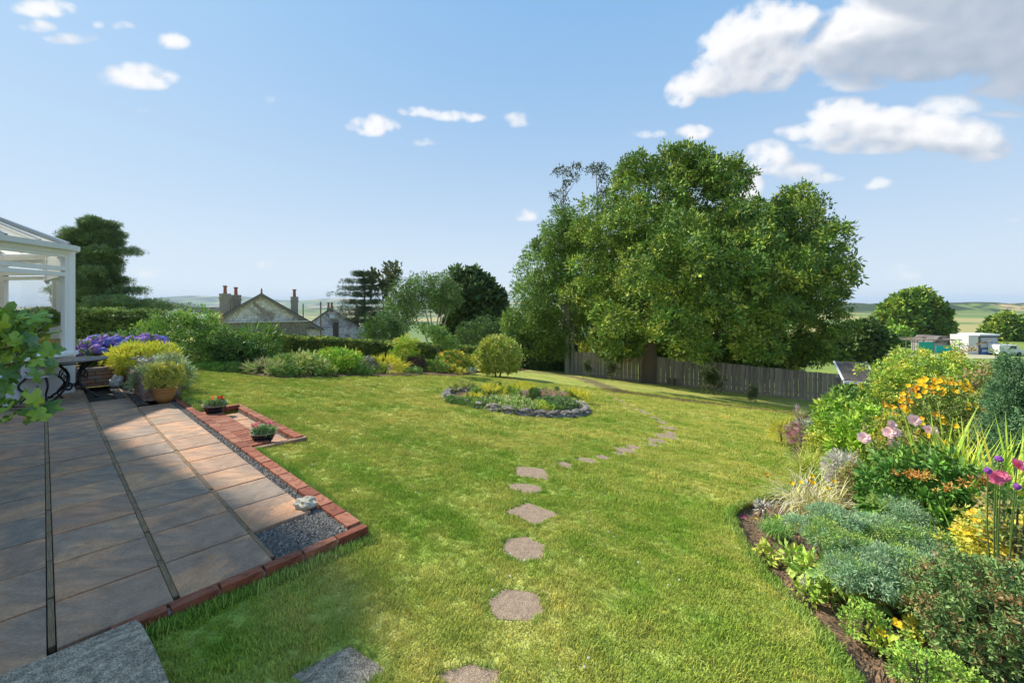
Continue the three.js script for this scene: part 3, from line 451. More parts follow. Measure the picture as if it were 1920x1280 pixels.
// the big oak
{
  const [bx, bf] = G(1215, 718), base = [bx, lawnY(bx, bf) - 0.1, -bf], r = rng(401);
  const lob = lobesFromPhoto(base, bf, [[1290, 372, 78, 0], [1205, 372, 66, .3], [1352, 392, 72, -.2], [1140, 430, 66, 0], [1215, 470, 92, -.6], [1315, 470, 100, -.5], [1405, 450, 72, 0], [1480, 432, 66, .1], [1525, 466, 46, 0], [1530, 530, 50, .2], [1480, 520, 80, -.5], [1400, 560, 88, -.6], [1290, 575, 92, -.8], [1190, 560, 86, -.7], [1120, 545, 70, -.1], [1240, 632, 60, -.9], [1330, 638, 66, -1.1], [1420, 634, 66, -1], [1490, 625, 60, -.3], [1535, 606, 50, .2], [1160, 632, 50, .1], [1300, 318, 44, 0], [1188, 322, 34, 0.2], [1255, 310, 34, .2], [1370, 335, 36, .1], [1485, 385, 36, .2], [1300, 520, 110, .9], [1420, 520, 100, .9], [1200, 500, 100, .9], [1440, 668, 40, -1.2], [1350, 672, 34, -1.4], [1270, 660, 34, -1], [1500, 668, 30, -1], [1180, 650, 34, -.8], [1235, 672, 30, -1.2], [1300, 678, 34, -1.3], [1370, 682, 34, -1.4], [1430, 682, 38, -1.4], [1488, 678, 36, -1.2], [1535, 660, 36, -.6], [1150, 660, 26, -.5]], 88);
  lob.push(...lobesFromPhoto(base, bf - 6, [[1195, 530, 50], [1290, 490, 56], [1395, 520, 54], [1240, 606, 52], [1350, 596, 50], [1460, 590, 46], [1150, 606, 36], [1300, 650, 40], [1425, 650, 42]], 70).map((l) => [l[0], l[1], l[2] + 6, ...l.slice(3)]));   // the crown is as deep as it is wide
  const trunks = [[[[0, 0, 0], [0.1, 1.5, 0], [0.0, 4, -0.2], [0.4, 7, -0.4], [0.8, 11, -0.2]], 0.5, 0.22], ...limbsTo(r, [0.05, 3.2, -0.1], lob.filter((_, i) => [1, 3, 5, 7, 8, 9, 11, 13, 14, 18].includes(i)), 0.2)];
  tree('oak_tree', 'huge spreading green oak standing at the wooden fence', 'tree', base, trunks, lob, C.oak, LEAF, 0.85, OAKC, { lump: 0.34, f: 2.6, deep: 0.55, vary: 0.35 });
}
{ // tall ash at the left end of the fence
  const [bx, bf] = G(1064, 699), base = [bx, lawnY(bx, bf) - 0.1, -bf], r = rng(402);
  const lob = lobesFromPhoto(base, bf, [[1045, 455, 44], [1085, 450, 44], [1020, 500, 48], [1075, 510, 60, -.3], [1000, 556, 46], [1050, 570, 60, -.5], [1105, 575, 54, -.4], [985, 610, 40], [1030, 625, 44, -.4], [1110, 625, 34, -.3], [995, 650, 30], [1045, 655, 26, -.5], [1060, 410, 22, .2]], 62);
  const tip = (px, py) => [(px - 960) / F * bf - base[0], hgt(py, bf) - base[1], 0.2];
  tree('ash_tree', 'tall light green tree with pale trunk beside the fence end', 'tree', base, [[[[0, 0, 0], [-0.05, 2, 0], [0.1, 5, 0.1], [0, 9, 0]], 0.2, 0.08], [[[0.3, 0, 0.1], [0.35, 2.2, 0.1], [0.6, 5, 0.1]], 0.12, 0.05], ...limbsTo(r, [0, 4, 0], lob.slice(0, 8), 0.07)], lob, C.ash, LEAF, 1.05, [[0.085, 0.14, 0.025], [0.12, 0.17, 0.03], [0.06, 0.1, 0.022]], { lump: 0.32, f: 2.8, deep: 0.6, bark: paleBark });
  for (const [a, b, lab] of [[1055, 335, 'bare twiggy tree top with few dark leaves, above the ash'], [1118, 330, 'short twiggy tree top with few dark leaves, beside the oak crown']]) {
    const f2 = bf + 4, p = at(a, f2), t = thing('sparse_tree', lab, 'tree', p, 'sparse tree tops'), q = rng(seedNo++), L = [], H = hgt(b - 14, f2) - p[1];
    part('trunk', limb([[0, 0, 0], [0.2, H * 0.5, 0], [0, H, 0]], 0.14, 0.02), bark, t);
    for (let k = 0; k < 8; k++) { const h = H * (0.72 + 0.03 * k), an = q() * 6.28, l = 0.5 + q() * 0.8; part('branch', limb([[0.05, h - 0.5, 0], [Math.cos(an) * l * 0.5, h, Math.sin(an) * l * 0.5], [Math.cos(an) * l, h + 0.7, Math.sin(an) * l]], 0.03, 0.008, 4), bark, t); blob(q, L, 7, [Math.cos(an) * l, h + 0.8 + (k > 4 ? 0.3 : 0), Math.sin(an) * l], [0.4, 0.3, 0.4], 0.8, [[0.05, 0.06, 0.025]]); }
    blob(q, L, 16, [0, H, 0], [0.7, 0.35, 0.6], 0.8, [[0.05, 0.06, 0.025]]); foliage('crown', C.oak, LEAF, L, t);
  }
}
function roundTree(name, label, px, f, rows, cols, o = {}) { // lobes straight from the photo
  const p = at(px, f), r = rng(seedNo++), lob = lobesFromPhoto(p, f, rows, o.per ?? 16), H = Math.max(...lob.map((l) => l[1]));
  return tree(name, label, 'tree', p, [[[[0, -0.3, 0], [0.2, H * 0.4, 0], [0, H * 0.85, 0]], o.trunk ?? 0.35, 0.1], ...limbsTo(r, [0.1, H * 0.3, 0], lob, 0.12, 6)], lob, o.cluster ?? C.far, o.mat ?? LEAF, o.s ?? 0.9, cols, { lump: 0.28, f: 2.6, deep: 0.5, group: o.group, vary: 0.35, ...o });
}
roundTree('field_tree', 'large rounded tree standing behind the practice nets', 1714, 92, [[1712, 572, 28], [1690, 590, 30], [1736, 588, 30], [1672, 612, 26], [1714, 612, 36, -.4], [1750, 612, 24], [1765, 625, 14], [1700, 635, 26, -.5], [1740, 635, 26, -.3], [1660, 632, 16]], OAKC, { per: 22, s: 1.2, group: 'trees round the playing field' });
roundTree('field_tree', 'broad dark tree cut by the right picture edge beyond the field', 1895, 98, [[1890, 612, 22], [1870, 630, 20], [1905, 635, 26], [1925, 615, 24], [1880, 650, 18]], OAKC, { per: 22, s: 1.2, group: 'trees round the playing field' });
roundTree('field_bush', 'small bright green tree in front of the rounded field tree', 1680, 84, [[1672, 628, 12], [1690, 626, 12], [1682, 640, 14], [1668, 646, 10]], [[0.13, 0.2, 0.03], [0.1, 0.17, 0.03]], { per: 30, s: 0.9, trunk: 0.1 });
roundTree('holly_tree', 'low dark evergreen behind the right end of the oak', 1612, 42, [[1592, 640, 26], [1620, 625, 22], [1640, 640, 20], [1600, 662, 22, -.3], [1636, 662, 18], [1560, 655, 24, .3]], [[0.04, 0.065, 0.018], [0.06, 0.09, 0.022]], { per: 40, s: 0.8, trunk: 0.15 });
roundTree('dark_tree', 'dark dense tree behind the hedge beside the pale stemmed tree', 880, 44, [[878, 540, 34], [905, 556, 28], [860, 570, 34], [895, 595, 40, -.3], [925, 580, 18], [865, 610, 30, -.4], [920, 612, 26], [935, 560, 8]], [[0.035, 0.06, 0.02], [0.055, 0.08, 0.025]], { per: 34, s: 0.85, group: 'trees behind the hedge' });
{ // pale stems with airy crown
  const f = 40, p = at(812, f), r = rng(seedNo++), lob = lobesFromPhoto(p, f, [[790, 540, 28], [825, 535, 26], [760, 552, 26], [845, 552, 22], [800, 565, 24], [745, 572, 22], [775, 580, 22], [730, 590, 18], [725, 610, 20], [760, 605, 18], [740, 630, 20], [835, 575, 18]], 30);
  const H = (y) => hgt(y, f) - p[1], X = (x) => (x - 812) / F * f;
  const st = [[812, 638, 800, 590, 790, 545], [813, 638, 808, 590, 806, 545], [815, 638, 822, 595, 826, 540], [820, 636, 828, 590, 834, 545], [824, 636, 838, 595, 850, 550], [800, 636, 782, 600, 770, 560]].map(([a, b, c, d, e, g]) => [[[X(a), H(700) , 0], [X(a), H(b), 0], [X(c), H(d), 0.2], [X(e), H(g), 0.3]], 0.11, 0.03]);
  tree('pale_stem_tree', 'airy green tree with several pale slanting stems behind the hedge', 'tree', p, st, lob, C.ash, LEAF, 1.2, [[0.08, 0.125, 0.035], [0.1, 0.15, 0.04], [0.06, 0.095, 0.03]], { deep: 0.75, lump: 0.35, bark: paleBark, group: 'trees behind the hedge' });
}
function conifer(name, label, px, f, top, tiers, cols, o = {}) { // tiers: [row, left reach px, right reach px]
  const p = at(px, f), t = thing(name, label, 'tree', p, o.group), r = rng(seedNo++), L = [], H = hgt(top, f) - p[1], X = (d) => d / F * f;
  for (const dx of o.trunks ?? [0]) part('trunk', limb([[dx, -0.5, 0], [dx + 0.1, H * 0.5, 0], [dx * 0.5, H * 0.97, 0]], o.rad ?? 0.3, 0.05), bark, t);
  for (const [row, l, rr] of tiers) { const y = hgt(row, f) - p[1]; for (let k = 0; k < (o.arms ?? 7); k++) { const a = k / (o.arms ?? 7) * 6.283 + r() * 0.7, c = Math.cos(a), reach = X(c < 0 ? l : rr) * (Math.abs(c) * 0.75 + 0.35) * (o.ragged ? 0.5 + 0.7 * r() : 0.8 + 0.35 * r()), ex = c * reach, ez = Math.sin(a) * reach * 0.8, yy = y + (r() - 0.5) * (o.jit ?? 0.5); part('branch', limb([[0, yy - 0.3, 0], [ex * 0.5, yy, ez * 0.5], [ex, yy + 0.1, ez]], 0.06, 0.02, 4), bark, t);
    for (const q of [0.5, 0.72, 0.92]) blob(r, L, o.n ?? 16, [ex * q, yy + 0.1, ez * q], [Math.max(0.35, reach * 0.3), o.thick ?? 0.3, Math.max(0.35, reach * 0.28)], o.s ?? 0.5, cols, { low: -0.6, deep: 0.6 }); } }
  foliage('crown', C.pine, LEAF, L, t); return t;
}
conifer('pine_tree', 'big dark layered pine rising behind the clipped hedge', 178, 24, 408, [[424, 22, 30], [440, 46, 34], [456, 54, 44], [474, 60, 54], [494, 60, 52], [512, 58, 66], [530, 56, 82], [548, 54, 80], [566, 54, 104], [578, 60, 112]], [[0.065, 0.1, 0.038], [0.095, 0.135, 0.05], [0.05, 0.08, 0.033]], { s: 0.24, n: 26, thick: 0.11, trunks: [-0.5, 0.4], rad: 0.2, arms: 10, jit: 0.3, ragged: 1 });
conifer('cedar_tree', 'thin flat-tiered conifer beyond the far roof', 682, 55, 500, [[515, 22, 22], [528, 34, 20], [541, 40, 24], [553, 46, 26], [567, 40, 30], [580, 52, 30], [590, 44, 40], [602, 36, 40]], [[0.05, 0.07, 0.03], [0.04, 0.06, 0.028]], { s: 0.36, n: 11, thick: 0.1, arms: 5, rad: 0.2, jit: 0.15 });
roundTree('ragged_tree', 'ragged olive tree top beside the flat-tiered conifer', 722, 56, [[712, 525, 18], [738, 512, 14], [728, 540, 16], [700, 545, 10], [745, 500, 6]], [[0.08, 0.085, 0.035], [0.06, 0.07, 0.03]], { per: 10, s: 0.9, deep: 0.8, trunk: 0.15 });
// clipped hedges: leaves over a long box
function hedge(name, label, a, b, width, topA, topB, fA, fB, cols, o = {}) { // ends as photo columns and distances
  const A = at(a, fA), B = at(b, fB), len = Math.hypot(B[0] - A[0], B[2] - A[2]), t = thing(name, label, 'hedge', A, undefined, Math.atan2(-(B[2] - A[2]), B[0] - A[0])), r = rng(seedNo++), L = [];
  const n = Math.round(len * (o.per ?? 700)), base = B[1] - A[1], hA = hgt(topA, fA) - A[1], hB = hgt(topB, fB) - A[1];
  for (let k = 0; k < n; k++) { const q = r(), g = base * q, h = lerp(hA, hB, q) + 0.05 * n2(q * len * 1.5, 1) - g, face = r(); let y, z, nn; const bump = 0.08 * n2(q * len * 1.1, 4) + 0.05 * n2(q * len * 3, face * 9);
    if (face < 0.36) { y = h + (r() - 0.7) * 0.12; z = (r() - 0.5) * width; nn = [0, 1, 0]; } else { y = h * Math.pow(r(), 0.8) ; z = (face < 0.88 ? 1 : -1) * (width / 2 + bump - Math.pow(r(), 2) * 0.25); nn = [0, 0.2, face < 0.88 ? 1 : -1]; }
    const fresh = r() < 0.28; L.push({ p: [q * len, g + y, z], n: [nn[0] + (r() - 0.5), nn[1] + (r() - 0.5), nn[2] + (r() - 0.5)], s: (o.leaf ?? 0.12) * (0.7 + 0.6 * r()), c: tint(r, fresh ? o.fresh ?? cols : cols, 0.3) }); }
  foliage('foliage', o.cluster ?? C.small, o.mat ?? LEAF, L, t);
  const core = []; for (let k = 0; k < 12; k++) { const q = (k + 0.5) / 12; core.push(box(len / 12, Math.max(0.2, lerp(hA, hB, q) - base * q - 0.18), width - 0.42, q * len, base * q + (lerp(hA, hB, q) - base * q - 0.18) / 2, 0)); }
  part('dark_core', merge(core), std([0.02, 0.028, 0.012], 0.95), t); return t;  // solid near-black boxes filling the hedge behind its leaves
}
const HEDGE = [[0.05, 0.085, 0.02], [0.065, 0.1, 0.024], [0.04, 0.07, 0.02]], FRESH = [[0.26, 0.29, 0.05], [0.2, 0.25, 0.04]];
hedge('clipped_hedge', 'long clipped dark hedge behind the far flower border', 430, 905, 1.4, 626, 652, 17.5, 26, HEDGE, { per: 620, leaf: 0.13, fresh: FRESH });
hedge('clipped_hedge', 'clipped hedge in front of the big pine, behind the hydrangeas', 60, 305, 1.2, 582, 585, 13, 14.5, HEDGE, { per: 700, leaf: 0.11, fresh: [[0.2, 0.24, 0.08], [0.15, 0.2, 0.05]] });
hedge('ivy_hedge', 'dark ivy covered bank between the round shrub and the fence', 985, 1072, 1.2, 636, 648, 29, 32, [[0.04, 0.07, 0.025], [0.06, 0.1, 0.03]], { per: 700, leaf: 0.17 });
console.log('trees');

// ------------------------------------------------------------------ houses, conservatory, fence, shed
const wallMat = std([0.62, 0.6, 0.55], 0.9, { bumpMap: roughBump, bumpScale: 0.01 }), white = std([0.78, 0.79, 0.8], 0.45), pvc = std([0.8, 0.81, 0.82], 0.35);
const glass = new THREE.MeshPhysicalMaterial({ color: 0xffffff, roughness: 0.02, transmission: 1, thickness: 0, ior: 1.5 });
const darkGlass = std([0.03, 0.035, 0.04], 0.08);
const slateTex = tex(1024, 1024, (u, v) => { const rows = 34, y = v * rows, j = Math.floor(y), x = u * 30 + (j % 2) * 0.5, i = Math.floor(x), fx = x - i, fy = y - j, h = Math.sin(i * 127.1 + j * 311.7) * 43758.5, n = h - Math.floor(h), st = tile2(u, v, 4, 4, 81), e = fx < 0.07 || fy < 0.12 ? 0.55 : 1, k = (0.74 + 0.16 * n + 0.1 * tile2(u, v, 40, 2, 82)) * e, w = sstep(0.2, 0.5, st); return [lerp(k, k * 0.72, w), lerp(k * 0.98, k * 0.68, w), lerp(k * 0.96, k * 0.64, w)]; });
const slateWall = std([0.95, 0.96, 1.0], 0.9, { map: slateTex }), slateRoof = std([0.16, 0.16, 0.17], 0.7, { map: slateTex });
const render_ = std([0.95, 0.93, 0.82], 0.95, { map: roughTex });
function prism(pts, depth, z0 = 0, uvk = 0.16) { const sh = new THREE.Shape(); pts.forEach(([x, y], i) => (i ? sh.lineTo(x, y) : sh.moveTo(x, y))); const g = new THREE.ExtrudeGeometry(sh, { depth, bevelEnabled: false }); g.translate(0, 0, z0); const uv = g.attributes.uv; for (let i = 0; i < uv.count; i++) uv.setXY(i, uv.getX(i) * uvk, uv.getY(i) * uvk); return g; }
const potMat = std([0.35, 0.13, 0.08], 0.85);
function chimney(parent, x, y0, y1, z, w, pots) {
  const c = part('chimney', merge([box(w, y1 - y0, w * 0.8, x, (y0 + y1) / 2, z), box(w * 1.15, 0.18, w * 0.95, x, y1 - 0.25, z), box(w * 1.08, 0.14, w * 0.88, x, y1 + 0.07, z)]), render_, parent);
  for (const d of pots) part('chimney_pot', new THREE.LatheGeometry([[0.16, 0], [0.14, 0.1], [0.12, 0.55], [0.17, 0.6], [0.17, 0.7], [0.1, 0.7]].map(([a, b]) => new THREE.Vector2(a, b)), 10).translate(x + d, y1 + 0.13, z), potMat, c);
}
{ // slate-hung gable of the neighbour below
  const f = 36, k = f / F, p = at(490, f, -4.2), t = thing('neighbour_house', 'grey slate-hung gable with three chimneys beyond the hedge', 'house', p, 'houses beyond the hedge', 0.5), X = (x) => (x - 490) * k, Y = (y) => hgt(y, f) - p[1];
  part('gable_wall', prism([[X(384), 0], [X(592), 0], [X(592), Y(618)], [X(490), Y(555)], [X(384), Y(618)]], 0.3, -0.3), slateWall, t);
  const roofSide = (s) => { const a = [0, Y(549)], b = [s * X(592) * 1.06, Y(620)], th = 0.16; return prism([[a[0], a[1]], [b[0], b[1]], [b[0], b[1] - th], [a[0], a[1] - th]], 9, -9 + 0.22); };
  part('roof', roofSide(1), slateRoof, t); part('roof', roofSide(-1), slateRoof, t);
  for (const s of [-1, 1]) part('barge_board', prism([[0, Y(549.5)], [s * X(594), Y(621)], [s * X(594), Y(621) - 0.24], [0, Y(549.5) - 0.24]], 0.06, 0.23), std([0.16, 0.15, 0.14], 0.8), t);
  part('ridge_finial', new THREE.LatheGeometry([[0.1, 0], [0.05, 0.15], [0.08, 0.25], [0.02, 0.45], [0, 0.5]].map(([a, b]) => new THREE.Vector2(a, b)), 8).translate(0, Y(550), 0.1), potMat, t);
  part('lean_to', prism([[X(440), 0], [X(566), 0], [X(566), Y(604)], [X(440), Y(604)]], 0.25, 0.02, 0.4), std([0.6, 0.58, 0.54], 0.95, { map: roughTex }), t);
  part('ledge', box(X(566) - X(440) + 0.2, 0.08, 0.4, (X(440) + X(566)) / 2, Y(603), 0.2), std([0.6, 0.58, 0.54], 0.9), t);
  part('gutter', box(1.2, 0.12, 0.14, X(580), Y(617), 0.18), std([0.05, 0.05, 0.05], 0.5), t);
  chimney(t, X(428), Y(600), Y(553), -2.4, 0.75, [0]); chimney(t, X(444), Y(600), Y(555), -3.2, 0.75, [0]); chimney(t, X(546.5), Y(605), Y(558), -2.6, 0.6, [0]);
  part('wing_roof', prism([[X(350), Y(586)], [X(430), Y(588)], [X(430), Y(577)], [X(356), Y(575)]], 0.3, -6), std([0.6, 0.6, 0.6], 0.45, { map: slateTex }), t);
}
{ // second house, lower down
  const f = 54, k = f / F, p = at(620, f, -5.5), t = thing('neighbour_house', 'smaller slate gable with skylight and paired chimney pots beyond', 'house', p, 'houses beyond the hedge', 0.36), X = (x) => (x - 620) * k, Y = (y) => hgt(y, f) - p[1];
  part('gable_wall', prism([[X(588), 0], [X(670), 0], [X(670), Y(613)], [X(618), Y(581)], [X(588), Y(603)]], 0.3, -0.3), slateWall, t);
  part('roof', prism([[X(618), Y(578)], [X(672), Y(612)], [X(672), Y(614)], [X(618), Y(580)]], 7, -6.8), slateRoof, t); part('roof', prism([[X(618), Y(578)], [X(586), Y(602)], [X(586), Y(604)], [X(618), Y(580)]], 7, -6.8), slateRoof, t);
  part('skylight', box(0.6, 0.5, 0.06, X(622), Y(593), 0.1), std([0.7, 0.72, 0.74], 0.3), t);
  part('low_wall', prism([[X(586), 0], [X(707), 0], [X(707), Y(613)], [X(586), Y(615)]], 0.3, 0.4), slateWall, t);
  part('door', box(0.65, 2.4, 0.05, X(629), Y(622), 0.73), std([0.08, 0.06, 0.05], 0.7), t);
  chimney(t, X(618), Y(590), Y(579), -1, 0.7, [-0.2, 0.2]); chimney(t, X(666), Y(625), Y(584), -1.5, 0.55, [0]);
}
for (const [px, top, lab] of [[568, 569, 'thin grey pole rising behind the first neighbour roof'], [601, 565, 'taller dark pole standing between the two neighbour roofs']]) { const f = px < 580 ? 44 : 34, p = at(px, f, -4), t = part(numbered('utility_pole'), merge([new THREE.CylinderGeometry(0.05, 0.075, hgt(top, f) + 4, 8).translate(0, (hgt(top, f) + 4) / 2, 0), box(0.03, 0.03, 0.5, 0, hgt(top, f) + 3.8, 0)]), std([0.12, 0.1, 0.09], 0.9), scene); t.position.set(...p); t.userData = { label: lab, category: 'pole' }; }
{ // own house, out of frame on the left: it throws the shade over the near patio
  const hc = [-7.16, 4.26], t = thing('house', 'tall pale rendered house, only its shade over the patio shows', 'house', [hc[0], -0.1, -hc[1]], undefined, PATIO_TURN);   // local x along d1, local z outwards
  part('wall', prism([[0, 0], [6, 0], [6, 5.6], [3, 8.5], [0, 6.5]], 10, -10), wallMat, t);
  part('roof', prism([[-0.3, 6.5], [3, 8.75], [6.3, 5.5], [6.3, 5.3], [3, 8.5], [-0.3, 6.3]], 10.4, -10.25), slateRoof, t);
  for (const [x, y] of [[1.5, 1.2], [1.5, 4.2], [4.5, 4.2]]) { const w = part('window', box(1.2, 1.6, 0.06, x, y + 0.8, 0.02), white, t); part('pane', box(1.0, 1.4, 0.02, x, y + 0.8, 0.06), darkGlass, w); }
}
{ // conservatory: the facet by the corner post and its neighbours
  const t = thing('conservatory', 'white conservatory with pale ribbed roof at the patio end', 'conservatory'), K = [[-8.75, 5.05], [-7.86, 6.12], [-8.07, 7.76], [-9.25, 8.68], [-10.7, 8.95], [-11.7, 8.25]], apex = [-10.2, 3.62, -7.0], seg = (a, b, y0, y1, th, off = 0) => { const L = Math.hypot(b[0] - a[0], b[1] - a[1]); const g = box(L, y1 - y0, th, L / 2, (y0 + y1) / 2, off); g.rotateY(Math.atan2(b[1] - a[1], b[0] - a[0])); g.translate(a[0], 0, -a[1]); return g; };
  for (let i = 0; i + 1 < K.length; i++) {
    const a = K[i], b = K[i + 1], L = Math.hypot(b[0] - a[0], b[1] - a[1]), mid = (q) => [lerp(a[0], b[0], q), lerp(a[1], b[1], q)];
    part('dwarf_wall', seg(a, b, -0.05, 0.68, 0.14), std([0.72, 0.74, 0.77], 0.6), t);
    part('sill', seg(a, b, 0.68, 0.73, 0.26), pvc, t);
    const w = part('window', merge([seg(a, b, 0.73, 0.79, 0.07), seg(a, b, 2.1, 2.17, 0.075), seg(a, b, 2.2, 2.27, 0.09), seg(a, b, 2.44, 2.5, 0.075), seg(mid(0.02), mid(0.07), 0.78, 2.45, 0.07), seg(mid(0.93), mid(0.98), 0.78, 2.45, 0.07)]), pvc, t);
    part('pane', seg(mid(0.06), mid(0.94), 0.79, 2.1, 0.008), glass, w); part('top_light', seg(mid(0.06), mid(0.94), 2.27, 2.44, 0.008, 0.0), glass, w);
    part('fascia', seg(a, b, 2.5, 2.6, 0.12), pvc, t);
    part('gutter', seg(a, b, 2.57, 2.66, 0.1, 0.1), std([0.66, 0.68, 0.7], 0.5), t);
    const A = [a[0] + 0.02, 2.64, -a[1]], B = [b[0] + 0.02, 2.64, -b[1]];      // roof facet: cream panels between glazing bars
    for (let k = 0; k < 3; k++) { const q0 = k / 3, q1 = (k + 1) / 3, P = (q) => [lerp(A[0], B[0], q), 2.64, lerp(A[2], B[2], q)]; const r = part('roof_panel', geoOf([...P(q0), ...P(q1), ...apex], [0, 1, 2]), leafMat(0.95, 0.72, { color: rgb(0.97, 0.93, 0.8) }), t); if (k) part('glazing_bar', limb([P(q0).map((v, i2) => v + (i2 === 1 ? 0.05 : 0)), [lerp(P(q0)[0], apex[0], 0.5), lerp(2.69, apex[1] + 0.05, 0.5), lerp(P(q0)[2], apex[2], 0.5)], [apex[0], apex[1] + 0.05, apex[2]]], 0.02, 0.02, 6), pvc, r); }
    part('hip_bar', limb([[b[0], 2.68, -b[1]], [lerp(b[0], apex[0], 0.5), lerp(2.68, 3.66, 0.5), lerp(-b[1], apex[2], 0.5)], [apex[0], 3.68, apex[2]]], 0.045, 0.045, 8), std([0.5, 0.53, 0.55], 0.5), t);
    part('corner_post', new THREE.CylinderGeometry(0.085, 0.085, 2.62, 8).translate(b[0], 1.26, -b[1]), pvc, t);
  }
  { const m = part('open_vent', merge([box(0.9, 0.04, 0.4, 0, 0, 0.2), box(0.9, 0.08, 0.04, 0, -0.02, 0.4)]), pvc, t); m.position.set(-8.5, 2.42, -8.25); m.rotation.set(0.75, Math.atan2(-0.92, 1.18) + Math.PI - 0.25 + Math.PI, 0); }
  part('floor', new THREE.ShapeGeometry(new THREE.Shape(K.map(([x, f]) => new THREE.Vector2(x, f)))).rotateX(-Math.PI / 2).translate(0, 0.03, 0), std([0.35, 0.28, 0.2], 0.7), t);
  // seen through the glass: cane cabinet with planters
  const cab = thing('cane_cabinet', 'brown cane cabinet standing inside the conservatory', 'cabinet', [-9.05, 0.03, -8.0], undefined, 0.75);
  part('body', box(0.95, 0.9, 0.35, 0, 0.45, 0), std([0.3, 0.17, 0.07], 0.7), cab); for (let k = 0; k < 14; k++) part('slat', box(0.05, 0.86, 0.02, -0.44 + k * 0.068, 0.45, 0.185), std([0.42, 0.25, 0.1], 0.6), cab);
  for (const [dx, c] of [[-0.2, [0.5, 0.48, 0.42]], [0.25, [0.6, 0.58, 0.55]]]) { const q = thing('indoor_planter', dx < 0 ? 'wide grey planter on the cane cabinet, left one' : 'pale planter on the cane cabinet, right one', 'planter', [-9.05 + dx * 0.73, 0.94, -8.0 - dx * 0.68 + 0.0]); part('pot', new THREE.CylinderGeometry(0.17, 0.12, 0.22, 14).translate(0, 0.11, 0), std(c, 0.7), q); const r = rng(seedNo++), L = []; blob(r, L, 60, [0, 0.36, 0], [0.2, 0.16, 0.2], 0.08, [[0.06, 0.1, 0.03]]); foliage('foliage', C.laurel, LEAF, L, q); }
}
// ---- board fence: every board a part
const boardMats = [[0.52, 0.42, 0.3], [0.44, 0.355, 0.26], [0.58, 0.475, 0.35], [0.38, 0.31, 0.23]].map((c) => std(c, 0.92, { map: tex(64, 256, (u, v) => 0.82 + 0.22 * tile2(u, v * 0.15, 12, 3, c[0] * 50) + 0.12 * tile2(u, v, 3, 2, c[1] * 40)) }));
{ const A = G(1076, 701), B = G(1200, 717), Cc = G(1590, 757), D = [Cc[0] + (Cc[0] - B[0]) * 0.55, Cc[1] + (Cc[1] - B[1]) * 0.55], bg = new RoundedBoxGeometry(0.128, 1, 0.022, 1, 0.004).translate(0, 0.5, 0);
  for (const [P, Q, lab, h0, h1] of [[A, B, 'sunlit weathered board fence left of the oak trunk', 1.5, 1.62], [B, D, 'long shaded board fence right of the oak trunk', 1.62, 1.75]]) {
    const L = Math.hypot(Q[0] - P[0], Q[1] - P[1]), n = Math.floor(L / 0.138), y0 = lawnY(...P), t = thing('board_fence', lab, 'fence', [P[0], y0, -P[1]], 'board fence runs', Math.atan2(Q[1] - P[1], Q[0] - P[0])), r = rng(seedNo++), gy = (d) => lawnY(lerp(P[0], Q[0], d / L), lerp(P[1], Q[1], d / L)) - y0;
    for (let k = 0; k < n; k++) { const x = (k + 0.5) * 0.138, m = part('board', bg, boardMats[Math.floor(r() * 4)], t); m.position.set(x, gy(x) + 0.1, (k % 2) * 0.016); m.scale.y = lerp(h0, h1, k / n) - 0.1 + (r() - 0.5) * 0.03; m.rotation.z = (r() - 0.5) * 0.012; }
    for (let x = 0; x < L; x += 2.4) { const l = Math.min(2.4, L - x), sl = Math.atan2(gy(x + l) - gy(x), l); for (const [h, w, z, nm] of [[0.04, 0.2, 0.02, 'gravel_board'], [0.4, 0.08, -0.05, 'rail'], [1.25, 0.08, -0.05, 'rail']]) { const m = part(nm, box(l / Math.cos(sl) - 0.01, w, 0.04), boardMats[1], t); m.position.set(x + l / 2, (gy(x) + gy(x + l)) / 2 + h, z); m.rotation.z = sl; } const m = part('post', box(0.1, 1.75, 0.1), boardMats[3], t); m.position.set(x, gy(x) + 0.8, -0.09); }
  }
  // climbers on the fence
  for (const [px, py, w, h, lab] of [[1100, 690, 16, 34, 'wispy climber on the sunlit fence boards'], [1146, 692, 22, 40, 'brown bare climber on the fence near the oak'], [1330, 712, 40, 50, 'thin dark climber on the shaded fence under the oak'], [1440, 716, 96, 40, 'thick dark ivy mass hanging over the shaded fence'], [1408, 738, 16, 24, 'small dark bush at the foot of the shaded fence']]) { const g = G(px, py + h * 0.55), r = rng(seedNo++), t = thing('climber', lab, 'climber', [g[0], lawnY(...g), -g[1] + 0.35], 'climbers on the fence'), k = g[1] / F, L = []; blob(r, L, Math.round(w * h * (w > 60 ? 0.2 : 0.12)), [0, h * k * (w > 60 ? 0.95 : 0.6), -0.12], [w * k / 2, h * k / 2, 0.1], w > 60 ? 0.2 : 0.13, [[0.03, 0.045, 0.016], [0.05, 0.065, 0.02]], { lump: 0.9, f: 3, deep: 0.9 }); foliage('foliage', C.small, LEAF, L, t); stemsFor(r, w * k, h * k, 3, bark, t); }
}
for (const [px, py, lab] of [[1259, 722, 'short log stump at the fence foot, left of the pair'], [1269, 723, 'short log stump at the fence foot, right of the pair']]) { const g = G(px, py), m = part(numbered('log_stump'), new THREE.CylinderGeometry(0.14, 0.16, 0.42, 10).translate(0, 0.2, 0), std([0.3, 0.24, 0.17], 0.95, { bumpMap: soilBump, bumpScale: 0.03 }), scene); m.position.set(g[0], lawnY(...g), -g[1]); m.userData = { label: lab, category: 'stump', group: 'stumps by the fence' }; }
